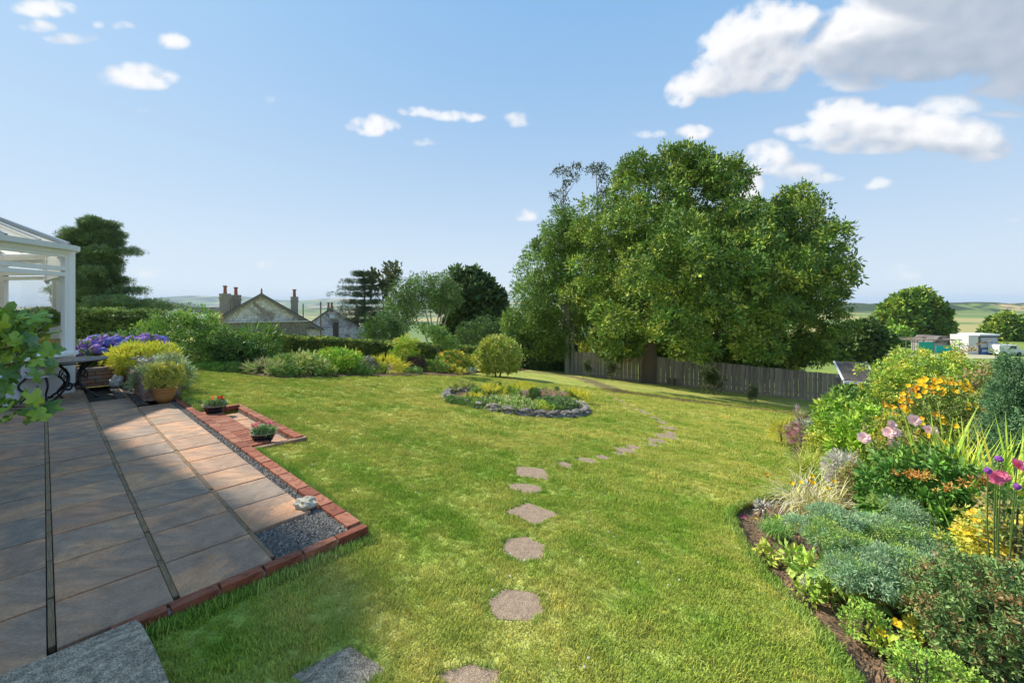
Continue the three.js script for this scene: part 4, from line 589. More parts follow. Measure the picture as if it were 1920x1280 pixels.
{ // shed with a felt roof in front of the fence
  const f = 15.5, p = at(1612, f), k = f / F, t = thing('garden_shed', 'small dark shed with grey felt roof and white trim', 'shed', p, undefined, -0.3), W = 50 * k, y = (r) => hgt(r, f) - p[1];
  part('wall', box(W * 0.92, y(716), 0.9, 0, y(716) / 2, -0.5), std([0.07, 0.075, 0.08], 0.85), t);
  const g = box(W, 0.05, 1.0); g.rotateX(0.62); const roof = part('roof', g.translate(0, (y(684) + y(714)) / 2, -0.35), std([0.28, 0.26, 0.25], 0.95, { map: roughTex }), t);
  for (const s of [-1, 1]) { const q = box(0.05, 0.06, 1.0); q.rotateX(0.62); part('trim', q.translate(s * (W / 2 + 0.03), (y(684) + y(714)) / 2 + 0.01, -0.35), white, roof); }
  part('trim', box(W + 0.12, 0.09, 0.05, 0, y(716), 0.17), white, roof);
}
// ---- beyond the fence: tents, nets, clubhouse, people
const FY = -6.75;
const onField = (px, py) => { const f = (EYE - FY) / ((py - HORIZON) / F); return [(px - 960) / F * f, FY, -f]; };
const teal = std([0.03, 0.3, 0.27], 0.7, { side: THREE.DoubleSide }), green = std([0.0, 0.36, 0.24], 0.75, { side: THREE.DoubleSide });
function tent(px, py, w, h, lab, mat) { const p = onField(px, py), k = -p[2] / F, t = thing('tent', lab, 'tent', p, 'tents on the field'), W = w * k, H = h * k, pos = [], idx = [], N = 12; for (let i = 0; i <= 8; i++) { const q = i / 8, s = Math.sin(Math.PI * (0.12 + 0.76 * q)) ; for (let j = 0; j <= N; j++) { const a = j / N * Math.PI; pos.push((q - 0.5) * W, Math.sin(a) * H * s, Math.cos(a) * H * 1.1 * s); if (i && j) { const b = i * (N + 1) + j; idx.push(b, b - 1, b - N - 2, b, b - N - 2, b - N - 1); } } } part('canopy', geoOf(pos, idx), mat, t); part('groundsheet', box(W * 1.02, 0.04, H * 2.1, 0, 0.02, 0), std([0.1, 0.12, 0.12], 0.9), t); part('door_flap', box(0.03, H * 0.6, H * 0.7, W * 0.47, H * 0.3, 0), std([0.05, 0.2, 0.2], 0.8), t); }
tent(1588, 682, 44, 10, 'teal tunnel tent beside the walking pair', teal); tent(1480, 684, 80, 13, 'long teal tent half hidden behind the oak leaves', teal); tent(1385, 688, 60, 14, 'teal tent seen under the oak, beside yellow bags', teal); tent(1305, 684, 36, 10, 'blue tent behind the fence under the oak', std([0.05, 0.14, 0.4], 0.7, { side: THREE.DoubleSide }));
for (const [px, py, lab] of [[1346, 684, 'yellow kit bag behind the fence, left one'], [1360, 685, 'yellow kit bag behind the fence, right one']]) { const p = onField(px, py), m = part(numbered('kit_bag'), new THREE.CapsuleGeometry(0.3, 0.6, 4, 10).rotateZ(Math.PI / 2).scale(1, 1, 0.8).translate(0, 0.3, 0), std([0.75, 0.5, 0.02], 0.8), scene); m.position.set(p[0], p[1] + 0.5, p[2]); m.userData = { label: lab, category: 'bag', group: 'yellow bags' }; }
{ // practice nets: poles, roof rails and green screens
  const p = onField(1740, 664), k = -p[2] / F, t = thing('practice_nets', 'practice net cage with poles and bright green screens', 'sports net', p), X = (x) => (x - 1740) * k, H = 27 * k;
  for (const x of [1683, 1700, 1712, 1721, 1733, 1751, 1768, 1786, 1800]) for (const z of [0, -5]) part('pole', new THREE.CylinderGeometry(0.05, 0.05, H, 6).translate(X(x), H / 2, z), std([0.12, 0.1, 0.09], 0.7), t);
  for (const z of [0, -5]) part('rail', box(X(1804) - X(1680), 0.14, 0.1, (X(1804) + X(1680)) / 2, H, z), std([0.3, 0.24, 0.2], 0.8), t);
  for (const x of [1683, 1721, 1751, 1800]) part('rail', box(0.08, 0.08, 5, X(x), H, -2.5), std([0.3, 0.24, 0.2], 0.8), t);
  part('screen', box(X(1750) - X(1723), H * 0.72, 0.06, (X(1750) + X(1723)) / 2, H * 0.5, 0.06), green, t); part('screen', box(X(1785) - X(1755), H * 0.52, 0.06, (X(1785) + X(1755)) / 2, H * 0.34, 0.06), std([0.0, 0.42, 0.34], 0.75), t);
  part('pitch_mat', box(18, 0.03, 6, 0, 0.03, 3), std([0.4, 0.38, 0.24], 0.95), t);
}
{ const p = onField(1838, 664), k = -p[2] / F, t = thing('scoreboard_hut', 'grey scoreboard hut with shutter and blue banner beyond the field', 'building', p), H = 36 * k;
  part('wall', box(18 * k, H, 3, -18 * k, H / 2, -1), std([0.6, 0.6, 0.58], 0.8), t); part('body', box(36 * k, H * 0.98, 3, 10 * k, H * 0.49, -1), std([0.1, 0.11, 0.13], 0.8), t);
  part('shutter', box(31 * k, H * 0.5, 0.1, 10 * k, H * 0.62, 0.56), std([0.42, 0.47, 0.52], 0.5), t); for (let i = 0; i < 6; i++) part('slat', box(31 * k, 0.05, 0.04, 10 * k, H * (0.4 + 0.08 * i), 0.64), std([0.36, 0.4, 0.45], 0.5), t);
  part('banner', box(30 * k, H * 0.3, 0.06, 10 * k, H * 0.17, 0.58), std([0.05, 0.16, 0.42], 0.6), t); part('banner_stripe', box(24 * k, H * 0.07, 0.03, 9 * k, H * 0.2, 0.63), std([0.6, 0.66, 0.75], 0.6), t);
  part('roof', box(38 * k, H * 0.08, 3.4, 10 * k, H * 1.02, -1), std([0.72, 0.73, 0.74], 0.6), t);
  const s = thing('field_shed', 'low grey pitched shed behind the practice nets', 'building', [p[0] - 40 * k, FY, p[2] - 5]); part('wall', box(30 * k, 18 * k, 4, 0, 9 * k, 0), std([0.3, 0.3, 0.3], 0.85), s); part('roof', prism([[-17 * k, 18 * k], [17 * k, 18 * k], [17 * k, 31 * k], [-2 * k, 31 * k]], 4.2, -2.1), std([0.28, 0.25, 0.24], 0.9, { map: slateTex }), s);
}
for (const [px, py, w, h, lab] of [[1780, 628, 12, 10, 'tiny white house in the valley beside the round tree'], [1795, 632, 12, 8, 'tiny white house in the valley above the nets']]) { const f = 190, p = at(px, f, hgt(py, f) - 3), k = f / F, t = thing('valley_house', lab, 'house', p, 'white houses in the valley'); part('wall', prism([[-w * k / 2, 0], [w * k / 2, 0], [w * k / 2, h * k * 0.6], [0, h * k], [-w * k / 2, h * k * 0.6]], 6, -6), std([0.72, 0.7, 0.66], 0.9), t); part('roof', prism([[0, h * k * 1.04], [w * k * 0.55, h * k * 0.58], [w * k * 0.55, h * k * 0.52], [0, h * k * 0.98]], 6.2, -6.1), slateRoof, t); part('roof', prism([[0, h * k * 1.04], [-w * k * 0.55, h * k * 0.58], [-w * k * 0.55, h * k * 0.52], [0, h * k * 0.98]], 6.2, -6.1), slateRoof, t); }
{ const p = onField(1886, 666), k = -p[2] / F, t = thing('parked_van', 'small white van parked right of the scoreboard hut', 'van', p), sh = new THREE.Shape(); [[-1.9, 0.35], [1.9, 0.35], [1.95, 0.9], [1.35, 1.05], [0.95, 1.7], [-1.85, 1.75]].forEach(([x, y], i) => (i ? sh.lineTo(x, y) : sh.moveTo(x, y)));
  part('body', new THREE.ExtrudeGeometry(sh, { depth: 1.6, bevelEnabled: true, bevelSize: 0.06, bevelThickness: 0.06, bevelSegments: 2 }).translate(0, 0, -0.8), std([0.75, 0.75, 0.74], 0.35), t); for (const x of [-1.2, 1.2]) for (const z of [-0.75, 0.85]) part('wheel', new THREE.CylinderGeometry(0.33, 0.33, 0.2, 14).rotateX(Math.PI / 2).translate(x, 0.33, z), std([0.02, 0.02, 0.02], 0.8), t); part('side_window', box(1.0, 0.45, 0.04, 0.3, 1.35, 0.85), darkGlass, t); }
function person(px, py, h, lab, pose, cols) {           // joints -> tapered capsules -> one surface
  const p = onField(px, py), t = thing('person', lab, 'person', p, 'people on the field'), r = 48, mc = new MarchingCubes(r, std(0xffffff, 0.85), false, false, 60000), S = 1.05;
  const J = pose === 'sit' ? { hip: [0, 0.14, 0], chest: [-0.04, 0.5, 0], neck: [-0.02, 0.66, 0], head: [0, 0.78, 0], sl: [0, 0.6, 0.18], sr: [0, 0.6, -0.18], el: [0.12, 0.38, 0.24], er: [0.12, 0.38, -0.24], wl: [0.32, 0.36, 0.16], wr: [0.32, 0.36, -0.16], hl: [0, 0.14, 0.1], hr: [0, 0.14, -0.1], kl: [0.38, 0.42, 0.12], kr: [0.4, 0.38, -0.12], al: [0.55, 0.06, 0.12], ar: [0.58, 0.06, -0.12], tl: [0.7, 0.04, 0.14], tr: [0.72, 0.04, -0.14] }
    : { hip: [0, 0.93, 0], chest: [0.02, 1.3, 0], neck: [0.03, 1.48, 0], head: [0.05, 1.62, 0], sl: [0.02, 1.42, 0.19], sr: [0.02, 1.42, -0.19], el: [-0.06, 1.14, 0.26], er: [0.06, 1.14, -0.26], wl: [0.06, 0.9, 0.27], wr: [0.2, 0.94, -0.26], hl: [0, 0.92, 0.1], hr: [0, 0.92, -0.1], kl: [0.14, 0.5, 0.11], kr: [-0.06, 0.5, -0.11], al: [0.06, 0.08, 0.12], ar: [-0.26, 0.12, -0.12], tl: [0.22, 0.04, 0.13], tr: [-0.12, 0.03, -0.13] };
  const B = [['hip', 'chest', 0.15, 0.17], ['chest', 'neck', 0.16, 0.06], ['neck', 'head', 0.055, 0.1], ['sl', 'sr', 0.07, 0.07], ['sl', 'el', 0.055, 0.045], ['el', 'wl', 0.045, 0.035], ['sr', 'er', 0.055, 0.045], ['er', 'wr', 0.045, 0.035], ['hl', 'kl', 0.095, 0.065], ['kl', 'al', 0.062, 0.042], ['al', 'tl', 0.045, 0.035], ['hr', 'kr', 0.095, 0.065], ['kr', 'ar', 0.062, 0.042], ['ar', 'tr', 0.045, 0.035]];
  const cy = pose === 'sit' ? 0.45 : 0.87, half = pose === 'sit' ? 0.9 : 0.95;
  for (let z = 0; z < r; z++) for (let y = 0; y < r; y++) for (let x = 0; x < r; x++) { const P = [(x / r * 2 - 1) * half, (y / r * 2 - 1) * half + cy, (z / r * 2 - 1) * half]; let d = 9; for (const [a, b, ra, rb] of B) { const A = J[a], Bb = J[b], ab = [Bb[0] - A[0], Bb[1] - A[1], Bb[2] - A[2]], ap = [P[0] - A[0], P[1] - A[1], P[2] - A[2]], q = clamp((ab[0] * ap[0] + ab[1] * ap[1] + ab[2] * ap[2]) / (ab[0] ** 2 + ab[1] ** 2 + ab[2] ** 2), 0, 1), e = Math.hypot(ap[0] - ab[0] * q, ap[1] - ab[1] * q, ap[2] - ab[2] * q) - lerp(ra, rb, q), hh = Math.max(0, 0.05 - Math.abs(d - e)) / 0.05; d = Math.min(d, e) - hh * hh * 0.0125; } mc.field[x + y * r + z * r * r] = -d; }
  mc.isolation = 0; mc.update(); const n = mc.count, pos = Array.from(mc.positionArray.slice(0, n * 3)), col = [];
  const hipY = pose === 'sit' ? 0.2 : 0.92, neckY = pose === 'sit' ? 0.67 : 1.47;
  for (let i = 0; i < n; i++) { pos[i * 3] *= half; pos[i * 3 + 1] = pos[i * 3 + 1] * half + cy; pos[i * 3 + 2] *= half; const y = pos[i * 3 + 1], sitLeg = pose === 'sit' && pos[i * 3] > 0.16; col.push(...(y > neckY ? (y > neckY + 0.17 ? [0.1, 0.06, 0.03] : [0.55, 0.34, 0.25]) : y < hipY || sitLeg ? cols[1] : cols[0])); }
  const k = h * -p[2] / F / (pose === 'sit' ? 0.9 : 1.75), m = part('body', geoOf(pos, null, col), std(0xffffff, 0.85, { vertexColors: true }), t); m.scale.setScalar(k); m.rotation.y = px * 1.7; return t;
}
person(1617, 689, 22, 'person in white top and shorts walking on the field', 'stand', [[0.75, 0.75, 0.75], [0.6, 0.6, 0.6]]);
person(1625, 690, 14, 'small person in red walking beside the one in white', 'stand', [[0.5, 0.06, 0.04], [0.4, 0.12, 0.08]]);
person(1679, 668, 8, 'person in red top sitting on the field grass', 'sit', [[0.6, 0.06, 0.08], [0.1, 0.1, 0.14]]);
person(1687, 670, 8, 'person in grey top sitting on the field beside the red top', 'sit', [[0.5, 0.52, 0.58], [0.15, 0.16, 0.2]]);
person(1797, 667, 9, 'person in dark top sitting before the scoreboard hut, left one', 'sit', [[0.08, 0.07, 0.1], [0.3, 0.28, 0.3]]);
person(1803, 667, 10, 'person in pink top sitting before the scoreboard hut, right one', 'sit', [[0.55, 0.3, 0.3], [0.08, 0.08, 0.1]]);
console.log('buildings');

// ------------------------------------------------------------------ things on the patio
const frame = (o) => { o.position.copy(patio.position); o.rotation.copy(patio.rotation); return o; };
{ // raised bed of dark bricks at the far end
  const t = frame(thing('raised_bed', 'low dark brick raised bed at the far end of the patio', 'planter')), r = rng(61), dark = [[0.30, 0.17, 0.12], [0.24, 0.15, 0.115], [0.36, 0.22, 0.16], [0.28, 0.2, 0.17]].map((c) => std(c, 0.9, { bumpMap: brickBump, bumpScale: 0.005 }));
  const b = (x, y, z, turn) => { const m = part('brick', brickGeos[Math.floor(r() * 3)], dark[Math.floor(r() * 4)], t); m.position.set(x, y, z); m.rotation.y = turn; };
  for (let c = 0; c < 5; c++) { const y = 0.035 + c * 0.075, o = (c % 2) * 0.112; for (let v = 0.45; v < 2.0; v += 0.225) b(8.75, y, VS * (v + o), Math.PI / 2); for (let u = 6.5; u < 8.7; u += 0.225) b(u + o, y, VS * 0.42, 0); for (let v = 0; v < 0.4; v += 0.225) b(6.35, y, VS * (v + o * 0.5 + 0.08), Math.PI / 2); }
  part('mortar', merge([box(2.35, 0.36, 0.085, 7.55, 0.18, VS * 0.42), box(0.085, 0.36, 1.65, 8.75, 0.18, VS * 1.2), box(0.085, 0.36, 0.4, 6.35, 0.18, VS * 0.2)]), std([0.3, 0.27, 0.23], 0.95), t);
  part('soil', merge([box(2.3, 0.3, 0.4, 7.5, 0.16, VS * 0.2), box(1.6, 0.3, 2.6, 9.5, 0.16, VS * 0.7)]), soil, t);
}
const rock = (s, seed, sq = 0.6) => { const g = new THREE.IcosahedronGeometry(1, 3), p = g.attributes.position; for (let i = 0; i < p.count; i++) { const x = p.getX(i), y = p.getY(i), z = p.getZ(i), k = 1 + 0.28 * n3(x * 1.1 + seed, y * 1.1, z * 1.1) + 0.06 * n3(x * 4, y * 4 + seed, z * 4); p.setXYZ(i, x * k * s[0], y * k * s[1], z * k * s[2]); } g.computeVertexNormals(); return g; };
{ const p = onPatio(0.62, 0.17), m = part('pale_rock', rock([0.085, 0.045, 0.06], 3), std([0.66, 0.6, 0.48], 0.85, { bumpMap: roughBump, bumpScale: 0.01 }), scene); m.position.set(p[0] - 0.02, 0.03, p[2]); m.userData = { label: 'single cream coloured rock lying on the dark pebbles', category: 'rock' };
  const q = onPatio(8.45, 0.62), w = part('white_stone', rock([0.1, 0.13, 0.1], 8), std([0.7, 0.7, 0.68], 0.7), scene); w.position.set(q[0], 0.1, q[2]); w.userData = { label: 'rounded white stone at the foot of the raised bed', category: 'rock' }; }
{ // terracotta pot with variegated shrub
  const p = onPatio(6.08, 0.24), t = thing('terracotta_pot', 'glazed brown pot with yellow-edged leafy plant beside the raised bed', 'plant pot', [p[0], 0, p[2]]), r = rng(66), L = [];
  part('pot', new THREE.LatheGeometry([[0, 0], [0.095, 0], [0.13, 0.09], [0.15, 0.19], [0.148, 0.215], [0.168, 0.22], [0.168, 0.25], [0.145, 0.25], [0.13, 0.21], [0, 0.2]].map(([a, b]) => new THREE.Vector2(a, b)), 28), std([0.42, 0.2, 0.065], 0.4), t);
  part('rim_band', new THREE.TorusGeometry(0.151, 0.008, 8, 28).rotateX(Math.PI / 2).translate(0, 0.17, 0), std([0.35, 0.15, 0.05], 0.4), t);
  blob(r, L, 520, [0, 0.4, 0], [0.24, 0.22, 0.22], 0.055, [[0.25, 0.24, 0.04], [0.12, 0.15, 0.03], [0.3, 0.28, 0.07]], { low: -0.5 }); foliage('foliage', C.small, LEAF, L, t); stemsFor(r, 0.3, 0.4, 4, stalkMat, t);
}
for (const [u, v, y, w, lab, heads] of [[4.72, -0.14, -0.03, 0.15, 'dark oval bowl with orange flowers at the landing top', [['orange', -0.02], ['red', 0.06], ['orange', 0.1]]], [2.83, -0.2, -0.055, 0.135, 'dark oval bowl with coral and pink flowers at the landing bottom', [['coral', -0.08], ['pink', 0.05], ['coral', -0.1]]]]) {
  const p = onPatio(u, v), t = thing('flower_bowl', lab, 'plant pot', [p[0], y, p[2]], undefined, 0.3), r = rng(seedNo++), L = [];
  part('bowl', new THREE.LatheGeometry([[0, 0], [0.62, 0], [0.8, 0.3], [1, 0.85], [1.04, 0.87], [1.04, 0.95], [0.96, 0.95], [0.9, 0.8], [0, 0.75]].map(([a, b]) => new THREE.Vector2(a * w, b * w * 0.85)), 28).scale(1, 1, 0.72), std([0.015, 0.016, 0.022], 0.25), t);
  part('rim', new THREE.TorusGeometry(1.02 * w, 0.006, 8, 30).rotateX(Math.PI / 2).scale(1, 1, 0.72).translate(0, w * 0.8, 0), std([0.4, 0.28, 0.18], 0.5), t);
  blob(r, L, 130, [0, w * 0.95, 0], [w * 0.85, w * 0.42, w * 0.55], 0.05, [[0.08, 0.14, 0.03], [0.3, 0.32, 0.26], [0.12, 0.18, 0.04]], { low: -0.1 }); foliage('foliage', C.small, LEAF, L, t);
  for (const [c, x] of heads) for (let k = 0; k < 3; k++) flower(t, FL.rose, PM[c], x + (r() - 0.5) * 0.05, w * (1.35 + 0.3 * r()), (r() - 0.5) * w * 0.6, 0.024, r, [0, 0.8, 0.5]);
}
{ // cast-iron table with a round stone top
  const c = [(137 - 960) / F * 7.3, -7.3], H = 0.66, iron = std([0.012, 0.012, 0.014], 0.35, { metalness: 0.3 }), t = thing('garden_table', 'round stone-topped garden table on scrolled black iron legs', 'table', [c[0], 0, c[1]], undefined, 0.4);
  part('table_top', new THREE.LatheGeometry([[0, H - 0.03], [0.42, H - 0.03], [0.44, H - 0.015], [0.435, H], [0, H]].map(([a, b]) => new THREE.Vector2(a, b)), 40), std([0.42, 0.39, 0.37], 0.6, { map: roughTex }), t);
  for (let k = 0; k < 4; k++) { const a = k * Math.PI / 2 + 0.3, P = (r, y) => [Math.cos(a) * r, y, Math.sin(a) * r]; const leg = part('leg', merge([limb([P(0.3, H - 0.04), P(0.2, H - 0.12), P(0.1, 0.42), P(0.1, 0.28), P(0.2, 0.14), P(0.32, 0.05), P(0.36, 0.015)], 0.02, 0.017, 7), limb([P(0.12, 0.5), P(0.2, 0.46), P(0.22, 0.38), P(0.17, 0.34), P(0.14, 0.38), P(0.17, 0.41)], 0.011, 0.008, 6), limb([P(0.12, 0.2), P(0.06, 0.26), P(0.02, 0.2), P(0.07, 0.15), P(0.14, 0.16)], 0.011, 0.01, 6)]), iron, t); part('foot', new THREE.SphereGeometry(0.03, 10, 8).scale(1.3, 0.6, 1).translate(...P(0.36, 0.018)), iron, leg); }
  for (const y of [0.22, H - 0.06]) part('ring', new THREE.TorusGeometry(y < 0.3 ? 0.12 : 0.3, 0.012, 8, 30).rotateX(Math.PI / 2).translate(0, y, 0), iron, t);
  const q = [(78 - 960) / F * 7.0, -7.0], s = thing('garden_chair', 'black scrolled iron chair with pale round seat beside the table', 'chair', [q[0], 0, q[1]], undefined, 0.25);   // faces the table on its right
  part('seat', new THREE.LatheGeometry([[0, 0.40], [0.17, 0.4], [0.19, 0.415], [0.17, 0.435], [0, 0.435]].map(([a, b]) => new THREE.Vector2(a, b)), 26), std([0.5, 0.5, 0.5], 0.6), s);
  for (const [x, z] of [[0.14, 0.13], [0.14, -0.13], [-0.14, 0.13], [-0.14, -0.13]]) part('leg', limb([[x * 0.9, 0.41, z * 0.9], [x * 1.35, 0.28, z * 1.35], [x * 0.9, 0.12, z * 0.9], [x * 1.25, 0.015, z * 1.25]], 0.016, 0.013, 7), iron, s);
  part('backrest', merge([limb([[-0.16, 0.42, 0.17], [-0.2, 0.6, 0.2], [-0.24, 0.78, 0.14], [-0.25, 0.84, 0], [-0.24, 0.78, -0.14], [-0.2, 0.6, -0.2], [-0.16, 0.42, -0.17]], 0.015, 0.015, 7), limb([[-0.18, 0.44, 0], [-0.21, 0.55, 0.06], [-0.23, 0.66, -0.05], [-0.24, 0.76, 0.04], [-0.25, 0.83, 0]], 0.011, 0.011, 6), limb([[-0.19, 0.5, 0.16], [-0.22, 0.62, 0.08], [-0.22, 0.56, 0.02], [-0.21, 0.5, 0.07]], 0.01, 0.008, 6), limb([[-0.19, 0.5, -0.16], [-0.22, 0.62, -0.08], [-0.22, 0.56, -0.02], [-0.21, 0.5, -0.07]], 0.01, 0.008, 6)]), iron, s);
}
{ // fig tree at the left edge: every leaf a lobed blade of its own
  const f = 3.55, base = [-5.35, 0, -3.7], t = thing('fig_tree', 'fig with big lobed leaves reaching in from the left edge', 'tree', base), r = rng(71);
  const sh = new THREE.Shape(), rad = [[-90, 0.18], [-60, 0.5], [-35, 0.62], [-15, 0.42], [10, 0.9], [32, 0.85], [50, 0.5], [72, 0.95], [90, 1.1]], pts = rad.map(([a, q]) => [Math.cos(a * Math.PI / 180) * q, Math.sin(a * Math.PI / 180) * q + 0.25]);
  const full = [...pts, ...pts.slice(0, -1).reverse().map(([x, y]) => [-x, y])]; full.forEach(([x, y], i) => (i ? sh.lineTo(x, y) : sh.moveTo(x, y)));
  const geos = [0, 1, 2].map((k) => { const src = new THREE.ShapeGeometry(sh), p = src.attributes.position, N = p.count, pos = [], idx = []; const c = [0, 0.35]; pos.push(c[0], c[1], 0.1); for (let i = 0; i < full.length; i++) { const [x, y] = full[i]; for (const q of [0.55, 1]) { const X = lerp(c[0], x, q), Y = lerp(c[1], y, q); pos.push(X, Y, 0.1 - 0.28 * X * X - 0.18 * Y * Math.abs(Y) + 0.06 * Math.sin(i * 2 + k) + (q < 1 ? 0.05 : 0)); } } const M = full.length; for (let i = 0; i < M; i++) { const a = 1 + 2 * i, b = 1 + 2 * ((i + 1) % M); idx.push(0, a, b, a, a + 1, b + 1, a, b + 1, b); } return geoOf(pos, idx); });
  const cols = [[0.16, 0.3, 0.05], [0.24, 0.42, 0.04], [0.38, 0.54, 0.05], [0.12, 0.24, 0.06], [0.3, 0.46, 0.04]].map((c) => leafMat(0.4, 0.35, { color: rgb(...c), specularIntensity: 0.8 }));
  part('trunk', limb([[0, 0, 0], [0.1, 0.5, 0.05], [0.05, 1.0, 0.1]], 0.05, 0.03), bark, t);
  const tips = [];
  for (let k = 0; k < 32; k++) { const px = lerp(-190, 74, Math.pow(r(), 0.6)), py = 590 + 185 * r(), ff = f + (r() - 0.5) * 0.5, q = at(px, ff, hgt(py, ff)), e = [q[0] - base[0], q[1], q[2] - base[2]]; tips.push(e); part('branch', limb([[0.06, 0.4 + 0.5 * r(), 0.05], [e[0] * 0.5, e[1] * 0.75 + 0.15, e[2] * 0.5], e], 0.018, 0.006, 5), bark, t); }
  for (const e of tips) for (let k = 0; k < 9; k++) { const m = part('leaf', geos[Math.floor(r() * 3)], cols[Math.floor(r() * 5)], t), s = 0.065 + 0.055 * r(), a = r() * 6.28; m.position.set(e[0] + Math.cos(a) * 0.11, e[1] + (r() - 0.5) * 0.24, e[2] + Math.sin(a) * 0.12); m.scale.setScalar(s); m.rotation.set(-0.9 + (r() - 0.5) * 1.1, a + 1.2, (r() - 0.5) * 0.8 + 2.6 * (r() < 0.3 ? 1 : 0)); }
  const tub = thing('fig_tub', 'wide clay tub holding the fig, just outside the left edge', 'plant pot', base); part('tub', new THREE.LatheGeometry([[0, 0], [0.22, 0], [0.28, 0.36], [0.3, 0.37], [0.3, 0.42], [0.26, 0.42], [0.25, 0.36], [0, 0.35]].map(([a, b]) => new THREE.Vector2(a, b)), 26), std([0.4, 0.2, 0.11], 0.85), tub);
}
// planting round the patio's far end
const HYD = [[0.16, 0.17, 0.55], [0.25, 0.18, 0.58], [0.4, 0.22, 0.58], [0.12, 0.16, 0.5], [0.46, 0.3, 0.62]].map((c) => leafMat(0.85, 0.15, { color: rgb(...c) }));
shrub('hydrangea', 'large hydrangea covered in blue and mauve flower heads', 'shrub', 236, 9.6, 628, 140, [[0.07, 0.12, 0.03], [0.1, 0.16, 0.035]], { y: 0.25, leaf: 0.12, cluster: C.laurel, after: (t, r, W, H) => { for (let k = 0; k < 95; k++) { const a = r() * Math.PI * 1.3 - 0.15 * Math.PI, e = r() * 0.9 + 0.15, x = Math.cos(a) * Math.cos(e), z = Math.sin(a) * Math.cos(e), y = Math.sin(e), q = r() < 0.3 ? 0.9 : 1; flower(t, FL.head, HYD[Math.floor(clamp((x + 1) * 1.6 * 0.5 + r() * 3.2 - 0.6, 0, 4.99))], x * W * 0.52 * q, H * 0.45 + y * H * 0.58 * q, z * W * 0.46 * q, 0.075 + 0.045 * r(), r, [x, 1, z], 'flower_head'); } } });
shrub('golden_shrub', 'feathery yellow-green shrub in front of the hydrangea', 'shrub', 268, 8.7, 646, 104, [[0.28, 0.3, 0.03], [0.34, 0.34, 0.03], [0.2, 0.25, 0.03]], { y: 0.25, leaf: 0.11, cluster: C.feather, mat: SOFT });
shrub('lavender_bush', 'grey-green lavender spilling over the bed behind the pot', 'shrub', 303, 7.7, 672, 92, [[0.13, 0.17, 0.08], [0.1, 0.14, 0.05], [0.2, 0.22, 0.12]], { y: 0.05, leaf: 0.12, cluster: C.feather, mat: SOFT, low: -1, after: (t, r, W, H) => { for (let k = 0; k < 40; k++) { const a = r() * 6.28, q = Math.sqrt(r()) * W * 0.35; flower(t, FL.head, k % 3 ? petal(0.42, 0.36, 0.4) : PM.white, Math.cos(a) * q - 0.15, H * (0.9 + 0.16 * r()), Math.sin(a) * q, 0.02, r); } } });
grassPlant('agapanthus', 'pale agapanthus clump beside the conservatory post', 'flower', 172, 9.0, 668, 50, [[0.12, 0.2, 0.04]], { y: 0.3, n: 90, wid: 0.02, after: (t, r, W, H) => { for (let k = 0; k < 14; k++) flower(t, FL.head, k % 3 ? petal(0.55, 0.55, 0.72) : PM.white, (r() - 0.5) * W * 1.1, H * (0.85 + 0.4 * r()), (r() - 0.5) * 0.4, 0.045, r); } });
console.log('patio things');

// ------------------------------------------------------------------ the far border in front of the hedge
const FB = 'far border planting', B = (px, row) => G(px, row)[1];
const gn = [[0.085, 0.14, 0.03], [0.11, 0.17, 0.035], [0.06, 0.105, 0.028]], lime = [[0.2, 0.27, 0.035], [0.26, 0.31, 0.04], [0.14, 0.21, 0.03]], dk = [[0.045, 0.08, 0.022], [0.06, 0.1, 0.025]], gold = [[0.5, 0.38, 0.02], [0.42, 0.36, 0.03], [0.58, 0.42, 0.03]], grey = [[0.16, 0.19, 0.13], [0.12, 0.15, 0.09]];
shrub('mixed_shrub', 'big leafy shrub, light on top, right of the hydrangea', 'shrub', 345, 13.5, 590, 104, [...gn, [0.15, 0.22, 0.04]], { leaf: 0.16, lump: 0.35, group: FB });
shrub('mixed_shrub', 'loose shrub with reddish tips before the slate gable', 'shrub', 404, 15, 608, 44, [...gn, [0.2, 0.15, 0.07]], { leaf: 0.16, lump: 0.4, group: FB });
shrub('camellia', 'glossy rounded dark shrub below the mixed shrubs', 'shrub', 446, 14.2, 642, 62, dk, { leaf: 0.13, cluster: C.laurel, mat: GLOSS, group: FB });
shrub('willow_shrub', 'feathery grey-green shrub at the hedge end', 'shrub', 488, 16, 628, 50, gn, { leaf: 0.3, cluster: C.feather, lump: 0.4, group: FB });
shrub('ground_cover', 'low bright green ground cover along the top of the lawn', 'shrub', 398, 12.6, 683, 90, [[0.1, 0.17, 0.03]], { leaf: 0.09, group: FB });
spiky('lavender_clump', 'low grassy clump with pinkish tops at the border front', 'shrub', 500, 13.2, 682, 58, [[0.12, 0.17, 0.05], [0.2, 0.19, 0.1]], { leaf: 0.16, group: FB });
shrub('euphorbia', 'pale variegated mound left of the bright round shrub', 'shrub', 556, 13.8, 667, 66, [[0.17, 0.21, 0.06], [0.12, 0.17, 0.04], [0.24, 0.26, 0.09]], { leaf: 0.15, cluster: C.laurel, group: FB });
shrub('choisya', 'bright lime rounded shrub, tallest in the middle border', 'shrub', 632, 14.2, 658, 64, [[0.17, 0.27, 0.03], [0.12, 0.2, 0.03], [0.24, 0.33, 0.03]], { leaf: 0.13, cluster: C.laurel, lump: 0.15, group: FB });
shrub('silver_ball', 'dense grey speckled ball right of the lime shrub', 'shrub', 682, 14.4, 671, 40, [[0.14, 0.15, 0.11], [0.06, 0.08, 0.05], [0.22, 0.23, 0.18]], { leaf: 0.07, lump: 0.08, group: FB });
spiky('golden_heather', 'golden yellow heather in the far border', 'shrub', 722, 14.2, 676, 56, gold, { leaf: 0.2, group: FB });
shrub('upright_shrub', 'upright light green shrub standing against the hedge', 'shrub', 760, 16.5, 634, 36, lime, { leaf: 0.16, lump: 0.35, group: FB });
